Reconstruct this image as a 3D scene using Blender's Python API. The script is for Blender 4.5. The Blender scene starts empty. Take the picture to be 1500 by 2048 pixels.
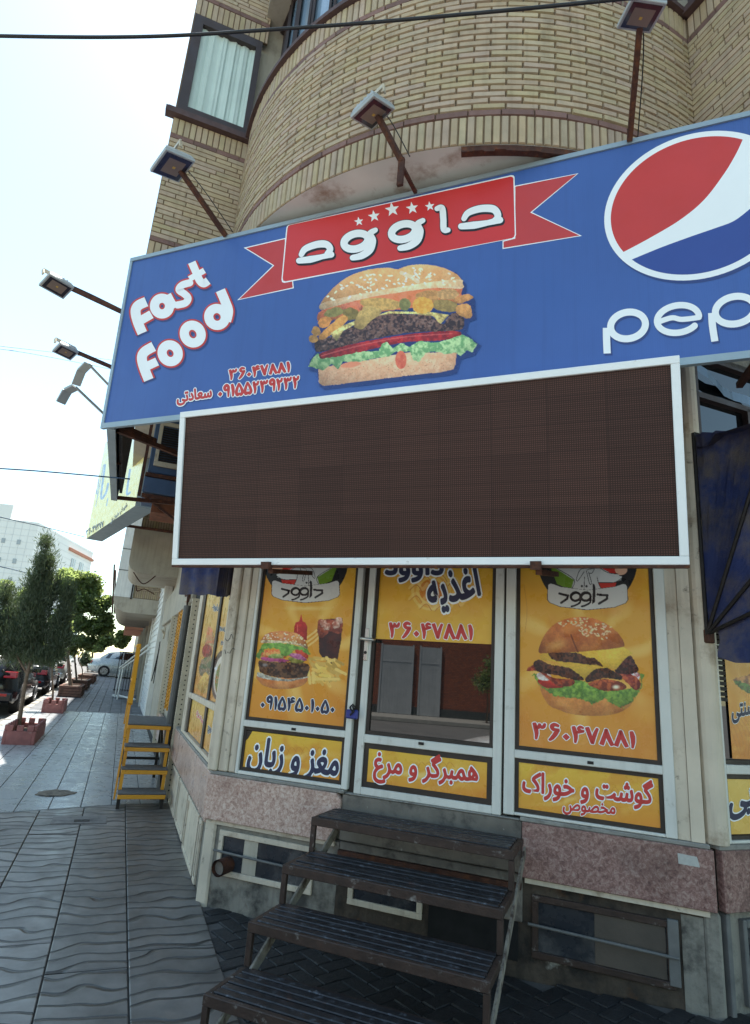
import bpy, bmesh, math, random, unicodedata
import numpy as np
from mathutils import Matrix, Vector
random.seed(7); RNG = np.random.default_rng(11)
SC = bpy.context.scene; COL = SC.collection
# ------------------------------------------------------------------ camera
CX, CY, FPX, CAMH = 750.0, 1024.0, 1218.0, 1.6
PITCH, ROLL = math.radians(15.287), math.radians(4.247)
_F = np.array([0, math.cos(PITCH), math.sin(PITCH)]); _U0 = np.array([0, -math.sin(PITCH), math.cos(PITCH)]); _R0 = np.array([1., 0, 0])
CR = math.cos(ROLL)*_R0 + math.sin(ROLL)*_U0; CU = -math.sin(ROLL)*_R0 + math.cos(ROLL)*_U0
EYE = np.array([0, 0, CAMH])
cam = bpy.data.cameras.new('camera'); camo = bpy.data.objects.new('camera', cam); COL.objects.link(camo)
cam.sensor_fit = 'VERTICAL'; cam.sensor_height = 36.0; cam.lens = FPX/2048*36.0
cam.clip_start = 0.05; cam.clip_end = 2000
camo.matrix_world = Matrix(((CR[0], CU[0], -_F[0], 0), (CR[1], CU[1], -_F[1], 0), (CR[2], CU[2], -_F[2], CAMH), (0, 0, 0, 1)))
SC.camera = camo
# ------------------------------------------------------------------ light
SUN_AZ, SUN_EL = -8.0, 68.0      # azimuth from +Y towards +X
w = bpy.data.worlds.new('World'); SC.world = w; w.use_nodes = True
nt = w.node_tree; bg = nt.nodes['Background']
sky = nt.nodes.new('ShaderNodeTexSky'); sky.sky_type = 'NISHITA'; sky.sun_disc = False
sky.sun_elevation = math.radians(SUN_EL); sky.sun_rotation = math.radians(SUN_AZ)
sky.air_density = 1.0; sky.dust_density = 0.5; sky.ozone_density = 1.0
tint = nt.nodes.new('ShaderNodeMix'); tint.data_type = 'RGBA'; tint.blend_type = 'MULTIPLY'; tint.inputs[0].default_value = 1; tint.inputs[7].default_value = (1.04, 1.055, .86, 1)   # hazy summer air: whiter than the clear sky model
nt.links.new(sky.outputs[0], tint.inputs[6]); nt.links.new(tint.outputs[2], bg.inputs[0]); bg.inputs[1].default_value = 0.12
sl = bpy.data.lights.new('sun', 'SUN'); sl.energy = 4.0; sl.angle = math.radians(0.5); sl.color = (1, .95, .87)
so = bpy.data.objects.new('sun', sl); COL.objects.link(so)
_a, _e = math.radians(SUN_AZ), math.radians(SUN_EL)
so.rotation_euler = Vector((math.sin(_a)*math.cos(_e), math.cos(_a)*math.cos(_e), math.sin(_e))).to_track_quat('Z', 'Y').to_euler()
SC.view_settings.view_transform = 'Standard'; SC.view_settings.look = 'None'; SC.view_settings.gamma = 1
SC.view_settings.exposure = 1.75
# ------------------------------------------------------------------ frames
ZUP = np.array([0, 0, 1.])
def azv(d): return np.array([math.sin(math.radians(d)), math.cos(math.radians(d)), 0])
class FR:
    """a wall frame: a along the wall, o outwards, z up"""
    def __init__(s, o, A, N, Z=ZUP): s.o = np.array(o, float); s.A, s.N, s.Z = A, N, Z; s.B = np.array([A, N, Z])
    def p(s, a, o, z): return s.o + a*s.A + o*s.N + z*s.Z
    def loc(s, q): return s.B @ (np.asarray(q) - s.o)
    def hit(s, x, y, k, v):
        d = ray(x, y); b = (s.A, s.N, s.Z)[k]
        return s.loc(EYE + d*(v - b @ (EYE - s.o))/(b @ d))
    def az(s, x, y, o=0.): q = s.hit(x, y, 1, o); return q[0], q[2]
def ray(x, y): return (x-CX)/FPX*CR - (y-CY)/FPX*CU + _F
def px(P):
    q = np.asarray(P) - EYE; z = q @ _F
    return CX + FPX*(q @ CR)/z, CY - FPX*(q @ CU)/z
_d = ray(400, 1805); C0 = EYE + _d*(-EYE[2]/_d[2])
UA, UN = azv(112.5), -azv(22.5)
SA, SN_ = azv(-21.), azv(-111.)
RA, RN_ = azv(69.), azv(159.)
CH = FR(C0, UA, UN)                        # the corner (chamfer) front
LF = FR(C0, SA, SN_)                       # the left street front, a = distance up the street
RF = FR(C0 + 3.23*UA, RA, RN_)             # the right street front
WF = FR([0, 0, 0], np.array([1., 0, 0]), np.array([0, 1., 0]))
def frame_tilt(wb, zb, wt, zt):
    up = (wt-wb)*UN + (zt-zb)*ZUP; L = np.linalg.norm(up); up = up/L
    return FR(CH.p(0, wb, zb), UA, np.cross(UA, up), up), L
SG, SGH = frame_tilt(.68, 3.436, .727, 4.973)
LD, LDH = frame_tilt(.60, 2.291, .775, 3.4175)
def H(x, y):
    q = np.array([x, y, 0]); s = LF.loc(q)[0]; u = CH.loc(q)[0]
    return .019*min(max(s, 0), 70) + .045*min(max(u-1.6, 0), 14)
def HL(s, sn): q = LF.p(s, sn, 0); return H(q[0], q[1])
def HC(u, w_): q = CH.p(u, w_, 0); return H(q[0], q[1])
# ------------------------------------------------------------------ materials
MATS = {}
def srgb(r, g, b):
    f = lambda c: (c/255/12.92) if c/255 <= .04045 else ((c/255+.055)/1.055)**2.4
    return (f(r), f(g), f(b), 1)
def mat(name, col, rough=.6, metal=0., var=.12, vs=3., bump=.15, bs=60., dirt=None, streak=0., ior=1.5, vcol=False, trans=None, spec=.5, rust=None):
    """procedural paint, metal, stone ... : broad tone changes, fine bump, dirt patches, vertical streaks"""
    m = bpy.data.materials.new(name); m.use_nodes = True; n = m.node_tree.nodes; l = m.node_tree.links
    b = n['Principled BSDF']; b.inputs['Roughness'].default_value = rough; b.inputs['Metallic'].default_value = metal
    b.inputs['IOR'].default_value = ior; b.inputs['Specular IOR Level'].default_value = spec
    tc = n.new('ShaderNodeTexCoord')
    def noise(scale, detail=4, vec=None, r=.55):
        t = n.new('ShaderNodeTexNoise'); t.inputs['Scale'].default_value = scale; t.inputs['Detail'].default_value = detail; t.inputs['Roughness'].default_value = r
        l.new(vec or tc.outputs['Object'], t.inputs['Vector']); return t.outputs['Fac']
    def ramp(fac, a, b_):
        r = n.new('ShaderNodeMapRange'); r.inputs[1].default_value = a; r.inputs[2].default_value = b_; r.clamp = True
        l.new(fac, r.inputs[0]); return r.outputs[0]
    def mix(fac, A, B, mode='MIX'):
        x = n.new('ShaderNodeMix'); x.data_type = 'RGBA'; x.blend_type = mode
        for s_, v in ((0, fac), (6, A), (7, B)):
            if isinstance(v, (float, int)): x.inputs[s_].default_value = v
            elif isinstance(v, tuple): x.inputs[s_].default_value = v
            else: l.new(v, x.inputs[s_])
        return x.outputs[2]
    c = col
    if vcol:
        at = n.new('ShaderNodeAttribute'); at.attribute_name = 'Col'; c = mix(1., at.outputs['Color'], col, 'MULTIPLY')
    if var:
        f = ramp(noise(vs), .3, .7); g = n.new('ShaderNodeMix'); g.data_type = 'RGBA'
        c = mix(f, mix(1., c, (1-var, 1-var, 1-var, 1), 'MULTIPLY'), mix(1., c, (1+var, 1+var*.9, 1+var*.8, 1), 'MULTIPLY'))
    if streak:
        mp = n.new('ShaderNodeMapping'); mp.inputs['Scale'].default_value = (22, 22, 1.2); l.new(tc.outputs['Object'], mp.inputs[0])
        c = mix(ramp(noise(1., 5, mp.outputs[0]), .5, .8), c, mix(1., c, (1-streak, 1-streak*1.05, 1-streak*1.1, 1), 'MULTIPLY'))
    for d in ([dirt] if dirt and not isinstance(dirt, list) else dirt or []):
        dc, lo, hi, ds = d[:4]; c = mix(ramp(noise(ds, 7, None, .68), lo, hi), c, dc)
    l.new(c, b.inputs['Base Color']) if not isinstance(c, tuple) else None
    if isinstance(c, tuple): b.inputs['Base Color'].default_value = c
    if bump:
        bn = n.new('ShaderNodeBump'); bn.inputs['Strength'].default_value = bump; bn.inputs['Distance'].default_value = .01
        l.new(noise(bs, 5), bn.inputs['Height']); l.new(bn.outputs[0], b.inputs['Normal'])
    if rough > .15 and metal < .9:
        rr = n.new('ShaderNodeMapRange'); rr.inputs[1].default_value = .3; rr.inputs[2].default_value = .7
        rr.inputs[3].default_value = max(0, rough-.12); rr.inputs[4].default_value = min(1, rough+.12); l.new(noise(vs*2.7), rr.inputs[0]); l.new(rr.outputs[0], b.inputs['Roughness'])
    if trans:
        tr = n.new('ShaderNodeBsdfTranslucent'); ms = n.new('ShaderNodeMixShader'); ms.inputs[0].default_value = trans[1]
        tr.inputs[0].default_value = trans[0]; l.new(b.outputs[0], ms.inputs[1]); l.new(tr.outputs[0], ms.inputs[2]); l.new(ms.outputs[0], n['Material Output'].inputs[0])
    MATS[name] = m; return m
DK = (.02, .016, .012, 1)
M_white = mat('painted aluminium white', srgb(206, 206, 198), .45, var=.07, streak=.18, dirt=((.2, .15, .1, 1), .60, .85, 9.))
M_col = mat('old white column paint', srgb(200, 188, 168), .65, var=.12, streak=.35, bump=.3, bs=25, dirt=[((.20, .13, .075, 1), .54, .76, 4.), ((.05, .035, .025, 1), .61, .76, 13.)])
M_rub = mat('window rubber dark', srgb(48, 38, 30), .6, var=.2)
M_frame = mat('sign frame aluminium', srgb(150, 165, 172), .4, .3, var=.08)
M_ledfr = mat('display frame white', srgb(238, 241, 238), .4, var=.04, dirt=((.3, .25, .18, 1), .64, .8, 12.))
M_rust = mat('rusty steel', srgb(74, 46, 36), .75, .3, var=.3, vs=14, bump=.4, dirt=((.16, .055, .02, 1), .5, .7, 18.))
M_grey = mat('floodlight grey', srgb(164, 168, 166), .5, .3, var=.1)
M_lens = mat('floodlight glass', srgb(46, 44, 52), .12, var=.3, vs=20, bump=0)
M_chip = mat('floodlight emitter', srgb(120, 104, 92), .4, var=.1, bump=0)
M_black = mat('black wire sheath', srgb(22, 24, 26), .5, var=0, bump=0)
M_wire = mat('blue grey wire', srgb(60, 84, 110), .5, var=0, bump=0)
M_brick = mat('buff face brick', (1, 1, 1, 1), .75, var=.10, vs=9, bump=.25, bs=90, vcol=True, streak=.2, dirt=((.15, .11, .07, 1), .58, .82, 1.6))
M_mortar = mat('dark mortar', srgb(112, 94, 72), .9, var=.25, vs=8, bump=.4)
M_cop = mat('plum brick coping', srgb(82, 62, 60), .7, var=.2, vs=9, bump=.3)
M_soffit = mat('soffit plaster', srgb(206, 208, 200), .85, var=.14, vs=1.6, bump=.25, bs=12, dirt=[((.25, .16, .10, 1), .55, .75, 3.), ((.08, .045, .03, 1), .66, .76, 5.)])
M_plaster = mat('stained base plaster', srgb(134, 130, 120), .85, var=.22, vs=3, bump=.6, bs=22, streak=.3, dirt=[((.05, .046, .04, 1), .45, .62, 3.2), ((.11, .06, .03, 1), .60, .75, 6.)])
M_grime = mat('blackened rusty plaster', srgb(74, 64, 54), .9, var=.35, vs=4, bump=.7, bs=24, streak=.35, dirt=[((.012, .010, .008, 1), .44, .62, 3.4), ((.26, .25, .22, 1), .60, .68, 4.), ((.10, .045, .018, 1), .58, .74, 7.)])
M_plain = mat('plain render', srgb(172, 164, 148), .85, var=.15, vs=2, bump=.25, streak=.2, dirt=((.2, .16, .11, 1), .58, .8, 2.5))
M_conc = mat('worn cement', srgb(112, 106, 98), .85, var=.25, vs=6, bump=.5, bs=30, dirt=[((.05, .045, .04, 1), .52, .7, 7.), ((.45, .44, .41, 1), .66, .74, 11.)])
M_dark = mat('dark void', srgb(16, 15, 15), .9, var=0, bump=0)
M_pane = mat('dark glass', (.006, .007, .008, 1), .015, var=0, bump=.0, ior=1.85)
M_cement_sill = mat('sill cement', srgb(134, 132, 126), .8, var=.2, vs=7, bump=.4, dirt=((.08, .07, .06, 1), .55, .75, 9.))
M_dglass = mat('dusty basement glass', srgb(38, 42, 48), .3, var=.3, vs=4, bump=.05, dirt=((.16, .15, .14, 1), .5, .8, 3.))
M_dull = mat('dull grey pipe', srgb(100, 100, 98), .7, var=.2, vs=8)
M_blindg = mat('basement board', srgb(76, 68, 60), .7, var=.2, vs=3)
M_step = mat('black weathered tread', srgb(42, 41, 44), .42, .25, var=.4, vs=9, bump=.35, bs=50, dirt=[((.14, .15, .17, 1), .56, .72, 26.), ((.09, .04, .025, 1), .62, .76, 12.)])
M_stepfr = mat('brown angle iron', srgb(60, 47, 41), .55, .3, var=.3, vs=12, bump=.25, dirt=((.28, .26, .24, 1), .6, .74, 16.))
M_stringer = mat('pale chipped stringer', srgb(128, 122, 112), .7, var=.3, vs=10, bump=.3, dirt=((.07, .05, .04, 1), .5, .62, 15.))
M_yel = mat('yellow gloss paint', srgb(214, 150, 34), .4, var=.1, bump=.1, dirt=((.05, .03, .02, 1), .62, .72, 16.))
M_tread = mat('grey rubber tread', srgb(94, 94, 94), .75, var=.12, vs=12, bump=.3)
M_blue = mat('blue awning cloth', srgb(40, 52, 98), .8, var=.25, vs=4, bump=.3, bs=120, dirt=((.13, .105, .085, 1), .43, .66, 3.2), streak=.25)
M_blue2 = mat('steel blue paint', srgb(66, 88, 118), .5, var=.15, dirt=((.1, .05, .03, 1), .6, .75, 7.))
M_iron = mat('dark iron', srgb(40, 36, 34), .6, .4, var=.25, vs=12)
M_steel = mat('brushed handle steel', srgb(190, 186, 178), .3, .8, var=.06)
M_lock = mat('padlock blue', srgb(40, 52, 128), .35, var=.06, bump=0)
M_perf = mat('galvanised guide', srgb(196, 186, 164), .5, .1, var=.15, vs=8)
M_shut = mat('white slatted shutter', srgb(226, 226, 220), .5, var=.08, streak=.2)
M_beige = mat('cooler beige', srgb(188, 178, 156), .6, var=.12, dirt=((.2, .14, .08, 1), .58, .75, 8.))
M_winfr = mat('brown window frame', srgb(60, 48, 46), .55, var=.15)
M_glassb = mat('pale blue glazing', srgb(126, 150, 172), .12, var=.12, vs=2, bump=0, streak=.25)
M_curt = mat('white net curtain', srgb(196, 212, 205), .9, var=.06, vs=3, bump=.1, bs=150)
M_planter = mat('pink castellated cement', srgb(148, 96, 92), .8, var=.2, vs=8, bump=.3, dirt=((.3, .26, .24, 1), .6, .74, 9.))
M_bedbrick = mat('planter brick', srgb(112, 82, 70), .85, var=.3, vs=10, bump=.5, bs=30, dirt=((.04, .05, .025, 1), .55, .7, 6.))
M_soil = mat('planter soil', srgb(58, 46, 36), .95, var=.3, vs=14, bump=.8)
M_bark = mat('bark', srgb(116, 98, 82), .9, var=.3, vs=16, bump=.6, bs=50)
M_con = mat('conifer sprays', (.085, .115, .07, 1), .6, var=.35, vs=2.6, bump=0, trans=((.12, .17, .06, 1), .30))
M_leaf = mat('broad leaves', (.115, .155, .075, 1), .3, var=.35, vs=2., bump=0, trans=((.40, .50, .16, 1), .5))
M_tyre = mat('tyre rubber', srgb(28, 28, 30), .8, var=.1)
M_rim = mat('alloy rim', srgb(150, 152, 156), .3, .7, var=.05, bump=0)
M_cblack = mat('black car paint', srgb(16, 17, 20), .12, var=0, bump=0)
M_csil = mat('silver car paint', srgb(176, 182, 182), .25, .35, var=.03, bump=0)
M_cdark = mat('dark grey car paint', srgb(44, 48, 54), .15, .2, var=0, bump=0)
M_cwhite = mat('white car paint', srgb(225, 226, 224), .2, var=0, bump=0)
M_red = mat('red lamp plastic', srgb(150, 16, 20), .15, var=.05, bump=0)
M_asph = mat('asphalt', srgb(108, 106, 104), .9, var=.14, vs=.8, bump=.5, bs=90, dirt=((.06, .06, .06, 1), .55, .75, .7))
M_bed = mat('pavement grout', srgb(84, 81, 78), .9, var=.2, vs=4, bump=.4)
M_kerb = mat('kerb stone', srgb(150, 148, 142), .85, var=.15, vs=4, bump=.4)
M_facw = mat('distant white cladding', srgb(222, 222, 216), .8, var=.05, vs=.3, bump=0)
M_facj = mat('haze paled cladding joints', srgb(200, 203, 203), .8, var=0, bump=0)  # joints paled towards the wall colour to paint distance haze
M_redband = mat('terracotta band', srgb(178, 118, 92), .8, var=.1, bump=0)
M_ltg = mat('haze paled window', srgb(150, 158, 162), .3, var=.1, bump=0)  # glass colour lightened to paint the hazy glare over it
M_paper = mat('faded paper', srgb(176, 176, 170), .9, var=.1, vs=40)
M_ink = mat('print navy', srgb(38, 44, 74), .45, var=.05, bump=0)
M_inkred = mat('print red', srgb(198, 56, 50), .45, var=.04, bump=0)
M_inkwh = mat('print white', srgb(240, 244, 243), .45, var=.02, bump=0)
M_pink = mat('print ribbon red', srgb(192, 58, 56), .45, var=.05, bump=0)
M_red1 = mat('print banner red', srgb(206, 50, 48), .42, var=.06, vs=1.2, bump=0)
M_inkdk = mat('print black', srgb(30, 30, 34), .45, var=0, bump=0)
M_pepblue = mat('print emblem blue', srgb(50, 74, 146), .42, var=.03, bump=0)
M_shade = mat('print soft navy', srgb(46, 66, 122), .45, var=0, bump=0)
M_scrawl = mat('marker scrawl', srgb(60, 56, 54), .8, var=0, bump=0)
M_art = mat('printed picture', (1, 1, 1, 1), .3, var=0, bump=0, vcol=True)
def special():
    # blue sign vinyl with fine vertical fluting
    m = mat('sign vinyl blue', srgb(61, 94, 160), .42, var=.09, vs=.9, bump=0, streak=.10); n = m.node_tree.nodes; l = m.node_tree.links
    tc = n.new('ShaderNodeTexCoord'); wv = n.new('ShaderNodeTexWave'); wv.bands_direction = 'X'; wv.inputs['Scale'].default_value = 26; wv.inputs['Distortion'].default_value = .3
    l.new(tc.outputs['Object'], wv.inputs[0]); bp = n.new('ShaderNodeBump'); bp.inputs['Strength'].default_value = .05; bp.inputs['Distance'].default_value = .006
    l.new(wv.outputs[1], bp.inputs['Height']); l.new(bp.outputs[0], n['Principled BSDF'].inputs['Normal'])
    # LED matrix: dots on a pitch, faint module seams and module tone
    m2 = bpy.data.materials.new('led matrix'); m2.use_nodes = True; n = m2.node_tree.nodes; l = m2.node_tree.links; b = n['Principled BSDF']
    b.inputs['Roughness'].default_value = .55
    tc = n.new('ShaderNodeTexCoord'); sp = n.new('ShaderNodeSeparateXYZ'); l.new(tc.outputs['Object'], sp.inputs[0])
    def mth(op, a, v=None, v2=None):
        x = n.new('ShaderNodeMath'); x.operation = op
        for k, q in enumerate((a, v, v2)):
            if q is None: continue
            if isinstance(q, (int, float)): x.inputs[k].default_value = q
            else: l.new(q, x.inputs[k])
        return x.outputs[0]
    P = .0125
    fx = mth('ABSOLUTE', mth('SUBTRACT', mth('FRACT', mth('DIVIDE', sp.outputs[0], P)), .5)); fz = mth('ABSOLUTE', mth('SUBTRACT', mth('FRACT', mth('DIVIDE', sp.outputs[2], P)), .5))
    dot = mth('MULTIPLY', mth('LESS_THAN', fx, .3), mth('LESS_THAN', fz, .27))
    seam = mth('MAXIMUM', mth('LESS_THAN', mth('FRACT', mth('DIVIDE', sp.outputs[0], .326)), .010), mth('LESS_THAN', mth('FRACT', mth('DIVIDE', sp.outputs[2], .163)), .018))
    cell = n.new('ShaderNodeCombineXYZ'); l.new(mth('FLOOR', mth('DIVIDE', sp.outputs[0], .326)), cell.inputs[0]); l.new(mth('FLOOR', mth('DIVIDE', sp.outputs[2], .326)), cell.inputs[2])
    wn = n.new('ShaderNodeTexWhiteNoise'); l.new(cell.outputs[0], wn.inputs[0])
    ln = n.new('ShaderNodeCombineXYZ'); l.new(mth('FLOOR', mth('DIVIDE', sp.outputs[2], P)), ln.inputs[2]); wl = n.new('ShaderNodeTexWhiteNoise'); l.new(ln.outputs[0], wl.inputs[0])
    mx = n.new('ShaderNodeMix'); mx.data_type = 'RGBA'; l.new(dot, mx.inputs[0]); mx.inputs[6].default_value = srgb(52, 35, 29); mx.inputs[7].default_value = srgb(90, 61, 51); b.inputs['Specular IOR Level'].default_value = .2
    m3 = n.new('ShaderNodeMix'); m3.data_type = 'RGBA'; m3.blend_type = 'MULTIPLY'; m3.inputs[0].default_value = 1; l.new(mx.outputs[2], m3.inputs[6])
    g = mth('ADD', mth('ADD', mth('MULTIPLY', wn.outputs[0], .24), mth('MULTIPLY', wl.outputs[0], .18)), .82); cb = n.new('ShaderNodeCombineColor')
    for k in range(3): l.new(g, cb.inputs[k])
    l.new(cb.outputs[0], m3.inputs[7])
    m4 = n.new('ShaderNodeMix'); m4.data_type = 'RGBA'; l.new(mth('MULTIPLY', seam, .55), m4.inputs[0]); l.new(m3.outputs[2], m4.inputs[6]); m4.inputs[7].default_value = srgb(26, 20, 20)
    l.new(m4.outputs[2], b.inputs['Base Color'])
    # pink speckled granite
    def speck(name, cols, scale, rough, vs, bumpv=.05, dirt=None):
        mm = mat(name, cols[0], rough, var=0, bump=bumpv, bs=120); n = mm.node_tree.nodes; l = mm.node_tree.links
        tc = n.new('ShaderNodeTexCoord'); nz = n.new('ShaderNodeTexNoise'); nz.inputs['Scale'].default_value = scale; nz.inputs['Detail'].default_value = 6; nz.inputs['Roughness'].default_value = .75
        nz.inputs['Distortion'].default_value = .6
        l.new(tc.outputs['Object'], nz.inputs[0]); rp = n.new('ShaderNodeValToRGB'); l.new(nz.outputs[0], rp.inputs[0])
        e = rp.color_ramp.elements; e[0].position = .36; e[0].color = cols[1]; e[1].position = .64; e[1].color = cols[2]; k = e.new(.5); k.color = cols[0]
        out = rp.outputs[0]
        n2 = n.new('ShaderNodeTexNoise'); n2.inputs['Scale'].default_value = vs; n2.inputs['Detail'].default_value = 5; l.new(tc.outputs['Object'], n2.inputs[0])
        r2 = n.new('ShaderNodeMapRange'); r2.inputs[1].default_value = .48; r2.inputs[2].default_value = .75; r2.inputs[3].default_value = 0; r2.inputs[4].default_value = .6; l.new(n2.outputs[0], r2.inputs[0])
        x = n.new('ShaderNodeMix'); x.data_type = 'RGBA'; l.new(r2.outputs[0], x.inputs[0]); l.new(out, x.inputs[6]); x.inputs[7].default_value = dirt or cols[1]
        l.new(x.outputs[2], n['Principled BSDF'].inputs['Base Color']); return mm
    speck('pink granite', (srgb(186, 156, 142), srgb(140, 110, 98), srgb(210, 192, 178)), 46, .35, 2.6, .08, srgb(110, 78, 70))
    speck('pink granite stained', (srgb(140, 106, 98), srgb(96, 70, 66), srgb(168, 144, 134)), 46, .35, 2.4, .08, srgb(58, 42, 38))
    t = speck('terrazzo tile', (srgb(152, 155, 156), srgb(118, 122, 125), srgb(180, 184, 186)), 150, .32, .8, .04, srgb(112, 114, 116))
    # wavy cast slabs
    m5 = mat('wavy cast slab', srgb(122, 118, 118), .42, var=0, bump=0); n = m5.node_tree.nodes; l = m5.node_tree.links; b = n['Principled BSDF']
    tc = n.new('ShaderNodeTexCoord'); at = n.new('ShaderNodeAttribute'); at.attribute_name = 'Col'
    mp = n.new('ShaderNodeMapping'); mp.inputs['Scale'].default_value = (1, 1, 1); l.new(tc.outputs['Object'], mp.inputs[0])
    vm = n.new('ShaderNodeVectorMath'); vm.operation = 'ADD'; l.new(mp.outputs[0], vm.inputs[0]); vs_ = n.new('ShaderNodeVectorMath'); vs_.operation = 'SCALE'; vs_.inputs[3].default_value = 3.; l.new(at.outputs['Color'], vs_.inputs[0]); l.new(vs_.outputs[0], vm.inputs[1])
    wv = n.new('ShaderNodeTexWave'); wv.bands_direction = 'X'; wv.wave_profile = 'SIN'; wv.inputs['Scale'].default_value = 2.1; wv.inputs['Distortion'].default_value = 6.5
    wv.inputs['Detail'].default_value = .8; wv.inputs['Detail Scale'].default_value = 1.5; l.new(vm.outputs[0], wv.inputs[0])
    r = n.new('ShaderNodeMapRange'); r.inputs[1].default_value = .015; r.inputs[2].default_value = .13; l.new(wv.outputs[1], r.inputs[0])
    nz = n.new('ShaderNodeTexNoise'); nz.inputs['Scale'].default_value = 2.2; nz.inputs['Detail'].default_value = 7; nz.inputs['Roughness'].default_value = .65; l.new(tc.outputs['Object'], nz.inputs[0])
    rp = n.new('ShaderNodeValToRGB'); l.new(nz.outputs[0], rp.inputs[0]); e = rp.color_ramp.elements; e[0].position = .3; e[0].color = srgb(84, 80, 77); e[1].position = .72; e[1].color = srgb(142, 137, 132)
    wp = n.new('ShaderNodeMapRange'); wp.inputs[1].default_value = .40; wp.inputs[2].default_value = .62; wp.inputs[3].default_value = .45; l.new(nz.outputs[0], wp.inputs[0])
    gf = mth2(n, l, 'MULTIPLY', mth2(n, l, 'SUBTRACT', 1., r.outputs[0]), wp.outputs[0])
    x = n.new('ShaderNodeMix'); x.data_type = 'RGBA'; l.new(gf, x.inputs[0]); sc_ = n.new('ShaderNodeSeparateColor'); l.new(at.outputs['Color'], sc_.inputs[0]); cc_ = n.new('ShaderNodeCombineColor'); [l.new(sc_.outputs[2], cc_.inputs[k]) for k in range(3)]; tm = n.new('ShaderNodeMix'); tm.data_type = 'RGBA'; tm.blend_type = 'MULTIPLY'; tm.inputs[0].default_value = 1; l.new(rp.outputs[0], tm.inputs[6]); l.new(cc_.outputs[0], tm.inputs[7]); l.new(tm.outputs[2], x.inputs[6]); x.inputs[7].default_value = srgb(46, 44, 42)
    l.new(x.outputs[2], b.inputs['Base Color'])
    bp = n.new('ShaderNodeBump'); bp.inputs['Strength'].default_value = .9; bp.inputs['Distance'].default_value = .02; l.new(r.outputs[0], bp.inputs['Height']); l.new(bp.outputs[0], b.inputs['Normal'])
def mth2(n, l, op, a, v):
    x = n.new('ShaderNodeMath'); x.operation = op
    for k, q in enumerate((a, v)):
        if isinstance(q, (int, float)): x.inputs[k].default_value = q
        else: l.new(q, x.inputs[k])
    return x.outputs[0]
special()
M_sign, M_led = MATS['sign vinyl blue'], bpy.data.materials['led matrix']
M_gran, M_gran2, M_terr, M_wave = MATS['pink granite'], MATS['pink granite stained'], MATS['terrazzo tile'], MATS['wavy cast slab']
M_paver = mat('dark block paver', srgb(33, 32, 33), .7, var=.25, vs=5, bump=.5, bs=60, vcol=True, dirt=((.02, .02, .02, 1), .5, .7, 2.))  # blocks' own dark tone, lowered further to paint the dim foreground light
M_paver2 = mat('small grey paver', srgb(104, 106, 110), .6, var=.15, vs=3, bump=.3, vcol=True)
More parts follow.
